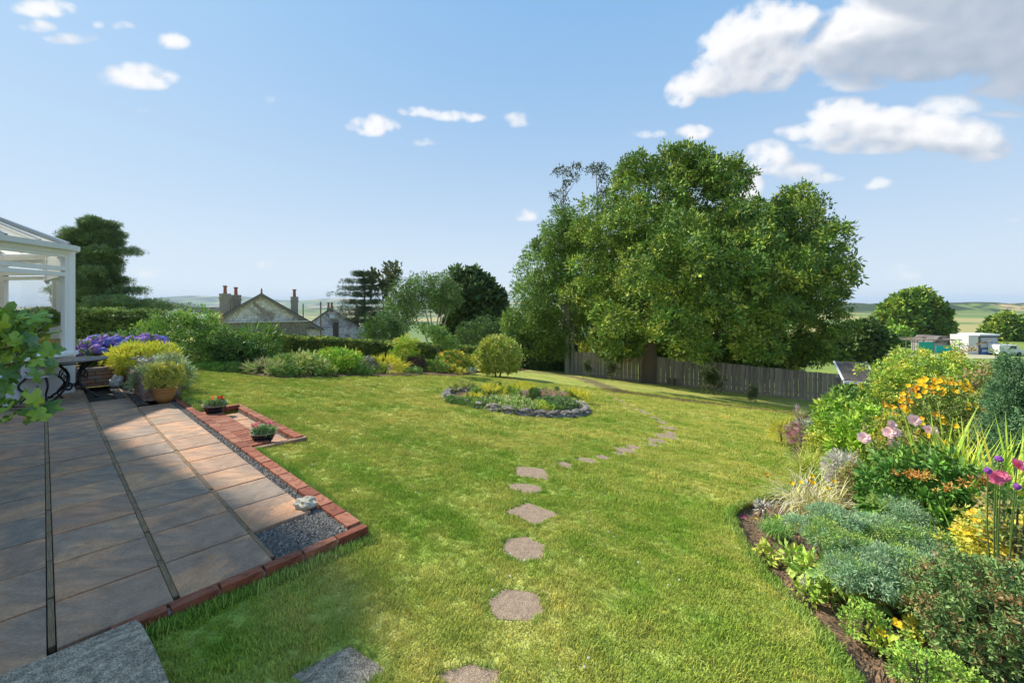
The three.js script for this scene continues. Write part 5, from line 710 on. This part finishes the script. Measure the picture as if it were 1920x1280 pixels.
shrub('berberis', 'dark purple feathery shrub in the far border', 'shrub', 779, 15, 674, 28, [[0.06, 0.03, 0.035], [0.08, 0.04, 0.04]], { leaf: 0.14, cluster: C.feather, group: FB });
for (const [px, top, w, f, lab] of [[848, 660, 44, 16.3, 'taller orange-yellow shrub before the hedge end'], [888, 670, 40, 16.5, 'shorter orange-yellow shrub right of its taller neighbour']]) shrub('azalea', lab, 'shrub', px, f, top, w, [...gold.slice(0, 1), ...gn], { leaf: 0.14, group: FB, after: (t, r, W, H) => { for (let k = 0; k < 60; k++) { const a = r() * 6.28, e = r() * 1.4; flower(t, FL.five, k % 3 ? PM.yellow : petal(0.8, 0.4, 0.08), Math.cos(a) * Math.cos(e) * W * 0.5, H * (0.5 + 0.55 * Math.sin(e)), Math.sin(a) * Math.cos(e) * W * 0.45, 0.06, r, [Math.cos(a), 0.7, Math.sin(a)]); } } });
spiky('yellow_heather', 'low yellow clump at the front of the far border', 'shrub', 846, 15.2, 690, 36, [[0.48, 0.42, 0.03], [0.3, 0.32, 0.04]], { leaf: 0.14, group: FB });
{ const f = 17, p = at(820, f), t = thing('young_tree', 'thin young tree with sparse crown in front of the hedge', 'tree', p, FB), r = rng(seedNo++), L = [], H = hgt(612, f) - p[1]; part('trunk', limb([[0, 0, 0], [0.02, H * 0.5, 0], [0, H * 0.9, 0]], 0.03, 0.012), bark, t); for (let k = 0; k < 7; k++) { const a = r() * 6.28, l = 0.3 + 0.35 * r(), y = H * (0.55 + 0.06 * k); part('branch', limb([[0, y - 0.2, 0], [Math.cos(a) * l * 0.5, y, Math.sin(a) * l * 0.5], [Math.cos(a) * l, y + 0.1, Math.sin(a) * l]], 0.012, 0.004, 4), bark, t); blob(r, L, 34, [Math.cos(a) * l, y + 0.1, Math.sin(a) * l], [0.32, 0.18, 0.3], 0.16, gn); } foliage('crown', C.small, LEAF, L, t); }
{ const f = 19, p = at(934, f), t = thing('standard_euonymus', 'round yellow-green mop-headed shrub near the hedge end', 'shrub', p, FB), r = rng(seedNo++), L = []; const H = hgt(634, f) - p[1]; for (const dx of [-0.1, 0.08]) part('trunk', limb([[dx, 0, 0], [dx * 2, H * 0.3, 0], [dx * 4, H * 0.55, 0]], 0.05, 0.03), bark, t); blob(r, L, 1900, [0, H * 0.52, 0], [0.95, H * 0.5, 0.9], 0.15, [[0.22, 0.25, 0.05], [0.14, 0.18, 0.03], [0.3, 0.32, 0.08]], { lump: 0.15 }); foliage('crown', C.laurel, LEAF, L, t); }
shrub('green_ball', 'bright green rounded bush below the mop-headed shrub', 'shrub', 918, 17.5, 680, 30, [[0.1, 0.2, 0.025]], { leaf: 0.09, lump: 0.08, group: FB });
shrub('low_green', 'leafy clump hiding the stems of the mop-headed shrub', 'shrub', 934, 18.4, 680, 60, [...gn, ...dk], { leaf: 0.14, group: FB }); shrub('low_green', 'low leafy clump left of the pale variegated mound', 'shrub', 528, 13.2, 690, 44, gn, { leaf: 0.1, group: FB }); shrub('low_green', 'low fern clump in front of the hedge, right of the lime shrub', 'shrub', 700, 14.8, 682, 40, [...gn, ...lime], { leaf: 0.12, group: FB });
shrub('low_green', 'low leafy clump at the right end of the far border', 'shrub', 944, 17.5, 687, 40, gn, { leaf: 0.13, group: FB }); shrub('low_green', 'low leafy clump right of the golden heather', 'shrub', 764, 14.2, 694, 40, gn, { leaf: 0.13, group: FB }); shrub('low_green', 'low leafy clump between the dark purple and yellow shrubs', 'shrub', 808, 15, 680, 50, [...gn, ...lime], { leaf: 0.13, group: FB }); shrub('low_green', 'low pale clump under the lime shrub', 'shrub', 600, 13.5, 690, 44, [...gn, ...lime], { leaf: 0.11, group: FB }); shrub('low_green', 'low dark clump in front of the glossy shrub', 'shrub', 455, 13.2, 688, 60, dk, { leaf: 0.1, group: FB }); shrub('low_green', 'low grassy clump below the grey speckled ball', 'shrub', 665, 13.4, 692, 50, gn, { leaf: 0.12, cluster: C.feather, group: FB }); shrub('low_green', 'small leafy clump at the very end of the far border', 'shrub', 970, 18.6, 688, 34, gn, { leaf: 0.12, group: FB }); shrub('low_green', 'grey leafy clump right of the yellow clump', 'shrub', 872, 15.5, 692, 34, grey, { leaf: 0.1, group: FB });
grassPlant('cordyline', 'spiky pale cabbage palm behind the hedge', 'palm', 748, 30, 604, 36, [[0.2, 0.22, 0.08]], { n: 260, wid: 0.07, lean: 1.5, len: 0.62, core: 0.3 });
shrub('back_shrub', 'leafy shrub behind the hedge under the thin conifer', 'shrub', 716, 33, 590, 70, dk, { leaf: 0.3, group: FB });
shrub('back_shrub', 'dark leafy mass behind the hedge end', 'shrub', 905, 34, 600, 100, dk, { leaf: 0.3, group: FB }); shrub('back_shrub', 'green shrubs between the mop-headed shrub and the ash', 'shrub', 975, 30, 590, 70, gn, { leaf: 0.28, lump: 0.35, group: FB }); shrub('back_shrub', 'lower green bush at the foot of the ash', 'shrub', 1010, 30, 626, 60, gn, { leaf: 0.25, group: FB });
shrub('golden_bush', 'small golden bush behind the left end of the fence', 'shrub', 1090, 33, 636, 40, [[0.3, 0.27, 0.03], [0.2, 0.21, 0.03]], { leaf: 0.22 });

// ------------------------------------------------------------------ island bed
{ const [cx, cf] = ISLAND.c, t = thing('island_bed', 'round island flower bed with a rim of stacked grey stones', 'flower bed', [cx, lawnY(cx, cf), -cf]), r = rng(81), mats = [[0.3, 0.27, 0.24], [0.24, 0.22, 0.2], [0.36, 0.32, 0.28]].map((c) => std(c, 0.9, { bumpMap: roughBump, bumpScale: 0.02 })), geos = [1, 2, 3, 4].map((k) => rock([0.17, 0.05, 0.1], k * 5)), y0 = lawnY(cx, cf);
  for (let k = 0; k < 64; k++) { const a = k / 64 * 6.283, q = 0.985 + 0.02 * (k % 2), x = Math.cos(a) * ISLAND.rx * q, f = Math.sin(a) * ISLAND.rf * q, m = part('stone', geos[k % 4], mats[Math.floor(r() * 3)], t); m.position.set(x, lawnY(cx + x, cf + f) - y0 + 0.03, -f); m.rotation.set((r() - 0.5) * 0.2, Math.atan2(Math.cos(a) * ISLAND.rf, -Math.sin(a) * ISLAND.rx) + (r() - 0.5) * 0.3, (r() - 0.5) * 0.2); m.scale.setScalar(0.75 + 0.4 * r()); if (k % 2) { const n = part('stone', geos[(k + 1) % 4], mats[Math.floor(r() * 3)], t); n.position.set(x * 0.985, m.position.y + 0.08, -f * 0.985); n.rotation.set(0, m.rotation.y + (r() - 0.5) * 0.3, (r() - 0.5) * 0.15); n.scale.setScalar(0.7 + 0.3 * r()); } }
  const pos = [], idx = []; for (let i = 0; i <= 10; i++) for (let j = 0; j <= 40; j++) { const q = i / 10 * 0.96, a = j / 40 * 6.283, x = Math.cos(a) * ISLAND.rx * q, f = Math.sin(a) * ISLAND.rf * q; pos.push(x, lawnY(cx + x, cf + f) - y0 + 0.04 + 0.05 * (1 - q * q) + 0.03 * n2(x * 4, f * 4), -f); if (i && j) { const b = i * 41 + j; idx.push(b, b - 42, b - 1, b, b - 41, b - 42); } }
  part('soil', geoOf(pos, idx), soil, t);
  const IS = 'island bed plants', put = (fn, name, lab, px, row, top, w, cols, o) => fn(name, lab, 'shrub', px, B(px, row), top - 2, w * 1.25, cols, { group: IS, ...o });
  put(spiky, 'heather', 'yellow heather at the left of the island bed', 885, 757, 743, 32, gold, { leaf: 0.1 }); put(shrub, 'low_mound', 'green mound at the left tip of the island bed', 848, 757, 745, 20, gn, { leaf: 0.08 }); put(spiky, 'heather', 'brownish tall tuft at the back left of the island bed', 872, 742, 722, 34, [[0.15, 0.16, 0.05], [0.1, 0.13, 0.03]], { leaf: 0.14 });
  put(shrub, 'low_mound', 'green leafy clump beside the left yellow heather', 893, 752, 733, 24, gn, { leaf: 0.09 }); put(spiky, 'heather', 'bright yellow heather in the middle of the island bed', 923, 750, 728, 44, [[0.55, 0.45, 0.02], [0.45, 0.4, 0.03]], { leaf: 0.11 }); put(spiky, 'heather', 'yellow strip of heather at the back of the island bed', 978, 738, 724, 42, [[0.6, 0.48, 0.02]], { leaf: 0.1 }); put(spiky, 'heather', 'bright yellow heather at the right of the island bed', 1082, 755, 738, 36, [[0.58, 0.48, 0.02], [0.5, 0.42, 0.02]], { leaf: 0.11 });
  put(shrub, 'dwarf_conifer', 'small dark clipped conifer at the back of the island bed', 935, 738, 719, 13, dk, { leaf: 0.05, lump: 0.05, depth: 1 }); put(shrub, 'dwarf_conifer', 'largest clipped conifer ball, in the front of the island bed', 1003, 757, 729, 19, [[0.05, 0.1, 0.02]], { leaf: 0.05, lump: 0.05, depth: 1 }); put(shrub, 'dwarf_conifer', 'small pointed conifer at the right of the island bed', 1044, 742, 728, 9, dk, { leaf: 0.05, lump: 0.05, depth: 1 });
  put(shrub, 'low_mound', 'green fern-like clump in the centre of the island bed', 957, 752, 732, 32, [[0.14, 0.2, 0.03], [0.1, 0.15, 0.03]], { leaf: 0.13, cluster: C.feather }); put(shrub, 'trailing_mound', 'pale green trailing plant over the front stones', 938, 766, 750, 96, [[0.16, 0.21, 0.06], [0.22, 0.26, 0.1], [0.1, 0.14, 0.03]], { leaf: 0.08 }); put(spiky, 'heather', 'pink heather behind the clipped conifer ball', 1026, 752, 738, 56, [[0.34, 0.15, 0.14], [0.2, 0.14, 0.09], [0.14, 0.15, 0.05]], { leaf: 0.09 }); put(spiky, 'heather', 'dusky mauve heather left of the clipped conifer ball', 984, 752, 738, 34, [[0.24, 0.17, 0.15], [0.16, 0.15, 0.08]], { leaf: 0.09 });
  put(shrub, 'trailing_mound', 'dark green mat at the right front of the island bed', 1040, 767, 750, 66, [[0.06, 0.1, 0.04], [0.09, 0.13, 0.04]], { leaf: 0.07 }); put(shrub, 'trailing_mound', 'silver-white mat at the right rim of the island bed', 1078, 767, 756, 34, [[0.4, 0.42, 0.38], [0.14, 0.17, 0.1]], { leaf: 0.06 }); put(shrub, 'trailing_mound', 'bright green mat in front of the clipped conifer ball', 1006, 769, 757, 50, lime, { leaf: 0.07 }); for (const [px, row, top, w, cols, lab] of [[915, 758, 748, 40, grey, 'grey mat between the left and middle yellow heathers'], [960, 760, 750, 40, [[0.2, 0.16, 0.14], [0.13, 0.15, 0.06]], 'dusky mat in the middle of the island bed'], [1015, 744, 734, 40, gn, 'green mat at the back of the island bed'], [1050, 760, 748, 40, gn, 'green clump at the right middle of the island bed'], [985, 765, 754, 40, [...gn, [0.28, 0.14, 0.08]], 'reddish green mat left of the front conifer ball'], [1030, 770, 760, 40, gn, 'green mat spilling over the front right stones'], [870, 760, 750, 36, gn, 'green mat over the left front stones'], [940, 745, 734, 40, gn, 'green clump behind the middle yellow heather'], [1060, 745, 736, 36, lime, 'lime mat at the back right of the island bed'], [905, 744, 734, 36, gn, 'green mat at the back left of the island bed']]) put(shrub, 'mat_plant', lab, px, row, top, w, cols, { leaf: 0.08 });
  put(shrub, 'low_mound', 'dark mound right of the pink heather in the island bed', 1062, 752, 738, 24, dk, { leaf: 0.07 }); put(shrub, 'trailing_mound', 'green mat at the left rim of the island bed', 900, 764, 752, 46, gn, { leaf: 0.07 });
}

// ------------------------------------------------------------------ the near border on the right
const NB = 'right border planting';
shrub('light_shrub', 'wide yellow-green shrub mass below the playing field', 'shrub', 1745, 9.5, 668, 230, [...lime, ...lime, ...gn], { leaf: 0.12, lump: 0.3, depth: 0.6, group: NB, most: 7000 });
shrub('light_shrub', 'mid green shrub beside the shed, below the field', 'shrub', 1672, 10.5, 684, 70, [...gn, ...lime], { leaf: 0.12, lump: 0.3, group: NB });
shrub('olive_shrub', 'loose tall shrub with bronze stems before the white van', 'shrub', 1862, 8, 672, 90, [[0.12, 0.17, 0.03], [0.15, 0.12, 0.06]], { leaf: 0.13, lump: 0.5, deep: 0.8, density: 0.9, group: NB });
shrub('laurel', 'low dark laurel nearest to the shed', 'shrub', 1588, 9.5, 728, 80, [[0.07, 0.13, 0.025], [0.1, 0.16, 0.03]], { leaf: 0.11, cluster: C.laurel, mat: GLOSS, lump: 0.15, group: NB });
shrub('laurel', 'glossy bright laurel dome at the lawn corner', 'shrub', 1594, 7.0, 750, 118, [[0.14, 0.22, 0.03], [0.1, 0.17, 0.03], [0.2, 0.27, 0.04]], { leaf: 0.1, cluster: C.laurel, mat: GLOSS, lump: 0.15, group: NB });
shrub('laurel', 'glossy lime laurel behind the pale pink roses', 'shrub', 1640, 5.4, 778, 130, [[0.17, 0.26, 0.03], [0.12, 0.19, 0.03]], { leaf: 0.1, cluster: C.laurel, mat: GLOSS, lump: 0.2, group: NB });
shrub('bronze_shrub', 'small reddish bronze shrub behind the yellow flowers', 'shrub', 1722, 5.8, 744, 70, [[0.17, 0.07, 0.05], [0.1, 0.06, 0.035]], { leaf: 0.08, group: NB });
shrub('hypericum', 'large shrub with many cup-shaped yellow flowers', 'shrub', 1778, 4.9, 738, 200, [[0.09, 0.14, 0.03], [0.13, 0.17, 0.035], [0.12, 0.13, 0.04]], { leaf: 0.07, lump: 0.3, group: NB, most: 6000, after: (t, r, W, H) => { for (let k = 0; k < 170; k++) { const a = r() * 6.28, e = 0.05 + r() * 1.35, q = 1 + 0.14 * r(); flower(t, FL.poppy, r() < 0.75 ? PM.yellow : petal(0.85, 0.42, 0.02), Math.cos(a) * Math.cos(e) * W * 0.52 * q, H * (0.48 + 0.58 * Math.sin(e) * q), Math.sin(a) * Math.cos(e) * W * 0.44 * q, 0.024 + 0.012 * r(), r, [Math.cos(a) * 0.6, 0.6, 0.55]); } } });
shrub('yellow_bush', 'low yellow-flecked bush left of the cup-shaped yellow flowers', 'shrub', 1688, 5.0, 775, 90, [[0.5, 0.36, 0.03], [0.2, 0.2, 0.04], [0.13, 0.16, 0.03]], { leaf: 0.07, lump: 0.3, group: NB });
{ const f = 4.2, p = at(1900, f), t = thing('blue_conifer', 'blue-green feathery conifer at the right picture edge', 'conifer', p, NB), r = rng(seedNo++), L = [], H = hgt(672, f) - p[1]; part('trunk', limb([[0, 0, 0], [0, H * 0.5, 0], [0, H * 0.95, 0]], 0.05, 0.01), bark, t); for (let k = 0; k < 26; k++) { const q = k / 26, a = k * 2.4, w = lerp(0.42, 0.08, q); blob(r, L, 90, [Math.cos(a) * w * 0.62, H * (0.2 + 0.76 * q), Math.sin(a) * w * 0.62], [w * 0.5, 0.16, w * 0.5], 0.06, [[0.06, 0.12, 0.055], [0.1, 0.165, 0.075], [0.045, 0.095, 0.04]], { lump: 0.4 }); } foliage('crown', C.scale, SOFT, L, t); }
grassPlant('crocosmia', 'tall bright green sword leaves below the yellow flowers', 'plant', 1832, 3.55, 822, 150, [[0.2, 0.3, 0.03], [0.26, 0.34, 0.04], [0.14, 0.22, 0.03]], { n: 300, wid: 0.032, lean: 0.5, core: 0.5, group: NB });
grassPlant('crocosmia', 'thin leaning sword leaves left of the tall clump', 'plant', 1752, 3.9, 838, 100, [[0.2, 0.26, 0.04], [0.16, 0.2, 0.05]], { n: 120, wid: 0.012, lean: 0.9, core: 0.3, group: NB });
function rosebush(name, lab, px, f, top, w, heads, geo, mat, size) { return shrub(name, lab, 'rose bush', px, f, top, w, [[0.09, 0.13, 0.035], [0.13, 0.12, 0.045]], { leaf: 0.07, lump: 0.45, deep: 0.9, density: 0.45, group: NB, after: (t, r) => { for (const [hx, hy, m] of heads) { const q = at(hx, f - 0.25, hgt(hy, f - 0.25)), x = q[0] - t.position.x, y = q[1] - t.position.y, z = q[2] - t.position.z; part('stem', limb([[x * 0.3, 0.1, z * 0.2], [x * 0.8, y * 0.6, z * 0.7], [x, y, z]], 0.005, 0.003, 5), stalkMat, t); flower(t, m ? FL.head : geo, m ?? mat, x, y, z, m ? 0.017 : size * (0.85 + 0.3 * r()), r, [-0.2, 0.6, 0.8]); } } }); }
rosebush('pale_rose', 'rose bush with pale pink double blooms', 1690, 4.2, 800, 120, [[1672, 797], [1668, 812], [1678, 810], [1620, 821], [1674, 832], [1680, 843], [1713, 788], [1748, 807], [1740, 806]], FL.rose, PM.palePink, 0.055);
rosebush('pink_rose', 'rose with two deep pink blooms at the right edge', 1896, 2.6, 880, 70, [[1908, 872], [1868, 896], [1878, 893], [1874, 860, PM.violet], [1908, 912, PM.violet], [1853, 882, PM.violet]], FL.rose, PM.pink, 0.034);
shrub('pieris', 'dark glossy shrub with bronze young leaves', 'shrub', 1745, 3.5, 862, 225, [[0.06, 0.13, 0.025], [0.09, 0.17, 0.03], [0.05, 0.1, 0.022]], { leaf: 0.075, cluster: C.laurel, mat: GLOSS, lump: 0.22, group: NB, density: 1.4, after: (t, r, W, H) => { const L = []; for (let k = 0; k < 7; k++) blob(r, L, 5, [(r() - 0.45) * W * 0.7, H * (0.9 + 0.08 * r()), (r() - 0.1) * W * 0.5], [0.06, 0.03, 0.05], 0.035, [[0.26, 0.11, 0.03], [0.3, 0.17, 0.04]]); foliage('young_leaves', C.laurel, GLOSS, L, t); } });
grassPlant('variegated_sedge', 'arching cream-striped sedge at the lawn edge', 'grass', 1524, 4.3, 900, 150, [[0.42, 0.38, 0.14], [0.3, 0.3, 0.08], [0.5, 0.46, 0.2]], { n: 520, wid: 0.009, lean: 1.5, len: 1.35, core: 0.26, group: NB, after: (t, r, W, H) => { for (const [hx, hy] of [[1485, 907], [1503, 906], [1516, 901], [1522, 893], [1563, 904], [1552, 916], [1525, 906], [1610, 934]]) { const f = 4.2, q = at(hx, f, hgt(hy, f)), x = q[0] - t.position.x, y = q[1] - t.position.y, z = q[2] - t.position.z; part('stem', limb([[x * 0.6, 0, 0], [x * 0.9, y * 0.6, z * 0.5], [x, y, z]], 0.003, 0.002, 4), stalkMat, t); flower(t, FL.poppy, PM.yellow, x, y, z, 0.024, r, [0, 0.8, 0.4]); } } });
grassPlant('soft_grass', 'pale soft grass clump behind the silver plant', 'grass', 1522, 6.2, 838, 76, [[0.26, 0.29, 0.06], [0.2, 0.24, 0.05]], { n: 320, wid: 0.009, lean: 1.3, core: 0.3, group: NB });
shrub('silver_plant', 'white felted silver-leaved plant', 'shrub', 1580, 4.9, 846, 52, [[0.42, 0.45, 0.42], [0.36, 0.39, 0.36]], { leaf: 0.07, cluster: C.feather, mat: SOFT, density: 1.0, group: NB });
shrub('brown_shrub', 'small brownish fine-leaved shrub behind the sedge', 'shrub', 1612, 4.4, 880, 76, [[0.17, 0.14, 0.06], [0.13, 0.14, 0.04]], { leaf: 0.05, group: NB });
spiky('heather', 'golden heather at the far tip of the right border', 'shrub', 1470, 8.4, 790, 40, [[0.4, 0.36, 0.03], [0.3, 0.3, 0.04]], { leaf: 0.1, group: NB }); spiky('heather', 'purple heather beside the golden heather', 'shrub', 1504, 8, 800, 40, [[0.28, 0.1, 0.17], [0.2, 0.1, 0.12], [0.12, 0.12, 0.05]], { leaf: 0.09, group: NB }); shrub('low_green', 'grey-green mound before the laurel dome', 'shrub', 1528, 8.6, 788, 50, grey, { leaf: 0.08, group: NB }); shrub('low_green', 'yellow-green spreading mound in front of the laurels', 'shrub', 1548, 6.6, 815, 66, [[0.24, 0.26, 0.04], [0.17, 0.2, 0.03]], { leaf: 0.08, group: NB }); spiky('heather', 'wispy pink flower spikes by the worn path', 'shrub', 1505, 9.8, 770, 34, [[0.3, 0.2, 0.22], [0.14, 0.15, 0.08]], { leaf: 0.12, density: 0.5, group: NB });
{ // spreading juniper: overlapping flat sprays
  const f = 2.85, p = at(1655, f), t = thing('juniper', 'wide spreading blue-green juniper in the near border', 'conifer', p, NB), r = rng(seedNo++), L = [], k0 = f / F;
  for (const [px, py, w, d] of [[1535, 1000, 60, .15], [1590, 1025, 80, .05], [1650, 1045, 90, -.1], [1700, 1000, 90, .2], [1640, 985, 80, .3], [1750, 1030, 90, .1], [1720, 1065, 90, -.15], [1790, 1050, 70, 0], [1560, 970, 44, .35], [1690, 955, 60, .45], [1760, 985, 80, .4], [1600, 1070, 60, -.2], [1680, 1095, 60, -.25], [1810, 1000, 60, .4], [1740, 1100, 50, -.3]]) { const ff = f + d, q = at(px, ff, hgt(py, ff)), c = [q[0] - p[0], q[1] - p[1], q[2] - p[2]]; part('branch', limb([[c[0] * 0.2, 0.05, c[2] * 0.2], [c[0] * 0.6, c[1] * 0.7, c[2] * 0.6], c], 0.018, 0.006, 5), bark, t); for (let j = 0; j < 9; j++) { const a = r() * 6.28, e = r() * w * k0 * 0.6; blob(r, L, 46, [c[0] + Math.cos(a) * e, c[1] - 0.02 + 0.05 * r() - e * 0.15, c[2] + Math.sin(a) * e], [0.1, 0.035, 0.1], 0.042, r() < 0.25 ? [[0.14, 0.2, 0.05]] : [[0.13, 0.2, 0.1], [0.18, 0.25, 0.14], [0.1, 0.16, 0.085]], { low: -0.4 }); } }
  foliage('foliage', C.scale, SOFT, L, t);
}
shrub('rhododendron', 'dense small-leaved evergreen filling the near right corner', 'shrub', 1880, 2.25, 1072, 270, [[0.085, 0.135, 0.045], [0.11, 0.16, 0.055], [0.1, 0.14, 0.045], [0.15, 0.1, 0.045], [0.07, 0.115, 0.04]], { leaf: 0.031, cluster: C.laurel, mat: GLOSS, lump: 0.16, density: 1.4, depth: 0.9, most: 12000, group: NB });
shrub('golden_sedum', 'bright yellow flowering clump at the right edge', 'shrub', 1868, 2.75, 975, 130, [[0.7, 0.52, 0.03], [0.6, 0.48, 0.05], [0.3, 0.3, 0.05]], { leaf: 0.05, cluster: C.small, lump: 0.3, group: NB, after: (t, r, W, H) => { for (let k = 0; k < 110; k++) { const a = r() * 6.28, q = Math.sqrt(r()); flower(t, FL.five, k % 3 ? PM.paleYellow : PM.yellow, Math.cos(a) * q * W * 0.5, H * (1.0 + 0.1 * r() - 0.25 * q * q), Math.sin(a) * q * W * 0.45, 0.022, r); } for (const [x, z] of [[-0.1, 0.1], [0.1, 0.15], [0.02, 0.2]]) flower(t, FL.daisy, PM.magenta, x, H * 1.08, z, 0.022, r); } });
grassPlant('iris', 'short green iris blades behind the juniper', 'plant', 1770, 3.1, 955, 80, [[0.2, 0.26, 0.05], [0.15, 0.22, 0.04]], { n: 60, wid: 0.02, lean: 0.8, core: 0.4, group: NB });
// foot of the border: small plants on bare soil
for (let [px, row, w, h, kind, lab] of [[1440, 1000, 60, 30, 0, 'fine green tuft at the bend of the lawn edge'], [1465, 1050, 50, 20, 1, 'broad pale leaves beside the juniper, left end'], [1510, 1075, 60, 24, 1, 'broad green leaves under the juniper'], [1560, 1115, 70, 40, 1, 'upright broad leaves with a yellow poppy'], [1615, 1130, 60, 40, 1, 'broad leaves in the dark under the juniper'], [1500, 1120, 44, 18, 2, 'lime rosette by the lawn edge'], [1420, 1045, 30, 16, 2, 'small pale tuft on the bare soil'], [1606, 1196, 64, 60, 3, 'ferny bright green clump with buds'], [1640, 1215, 50, 30, 2, 'small green seedlings on the bare soil'], [1720, 1290, 110, 70, 3, 'leafy green clump at the picture bottom'], [1770, 1290, 90, 40, 3, 'leafy clump below the dense evergreen'], [1720, 1200, 60, 30, 2, 'small leafy weeds before the dense evergreen'], [1455, 985, 34, 14, 2, 'pale low rosette near the sedge'], [1540, 905, 60, 24, 2, 'low clump left of the silver plant'], [1515, 868, 50, 18, 2, 'low yellowish clump at the middle lawn bend'], [1570, 930, 60, 30, 2, 'low green filler beside the brown shrub'], [1700, 1150, 60, 30, 2, 'pale green low clump right of the poppies']]) {
  px += 14; const f = B(px, row), top = row - h, NBs = 'small plants on the border soil';
  if (kind === 0) grassPlant('fine_grass', lab, 'grass', px, f, top, w, [[0.1, 0.18, 0.04]], { n: 260, wid: 0.004, lean: 1.3, core: 0.4, group: NBs });
  else if (kind === 1) shrub('broadleaf', lab, 'plant', px, f, top, w, [[0.15, 0.22, 0.04], [0.2, 0.27, 0.06]], { cluster: C.laurel, leaf: 0.1, density: 1.2, lump: 0.3, group: NBs });
  else if (kind === 2) shrub('rosette', lab, 'plant', px, f, top, w, lime, { cluster: C.laurel, leaf: 0.05, density: 0.7, lump: 0.4, group: NBs });
  else shrub('leafy_clump', lab, 'plant', px, f, top, w, [[0.11, 0.18, 0.03], [0.15, 0.22, 0.035]], { cluster: C.small, leaf: 0.035, density: 0.7, lump: 0.4, group: NBs });
}
{ const r = rng(97); const P = [[1585, 1092, 1120, 'orange', 0.03, 'orange-yellow poppy beside the broad leaves'], [1652, 1189, 1215, 'yellow', 0.026, 'yellow poppy, lower of the close pair'], [1680, 1170, 1200, 'yellow', 0.026, 'yellow poppy, upper of the close pair'], [1586, 1033, 1100, 'orange', 0.022, 'orange poppy standing above the juniper'], [1416, 973, 985, 'yellow', 0.02, 'yellow poppy at the lawn edge bend'], [1395, 970, 982, 'magenta', 0.016, 'small purple flower at the lawn edge bend'], [1438, 890, 905, 'orange', 0.022, 'orange poppy leaning over the lawn'], [1472, 980, 995, 'palePink', 0.016, 'small pink flower by the fine green tuft']];
  for (const [px, py, row, c, s, lab] of P) { const f = B(px, row), g = at(px, f), t = thing('poppy', lab, 'flower', g, 'single flowers in the border'), y = hgt(py, f) - g[1]; part('stem', limb([[0, 0, 0], [0.01, y * 0.5, 0.01], [0, y, 0]], 0.003, 0.002, 5), stalkMat, t); flower(t, FL.poppy, PM[c], 0, y, 0, s, r, [0, 0.9, 0.4], 'petals'); part('flower_centre', new THREE.SphereGeometry(s * 0.25, 8, 6).translate(0, y + s * 0.15, 0), PM.yellow, t); }
  for (const [px, row, lab] of [[1432, 962, 'silver-white leafy plant near the sedge'], [1520, 1112, 'silver-white leafy plant beside the lime rosette']]) shrub('silver_plant', lab, 'shrub', px, B(px, row), row - 18, 26, [[0.42, 0.45, 0.43]], { leaf: 0.06, cluster: C.feather, density: 0.5, group: 'small silver plants' });
}
console.log('planting');
renderer.render(scene, camera);
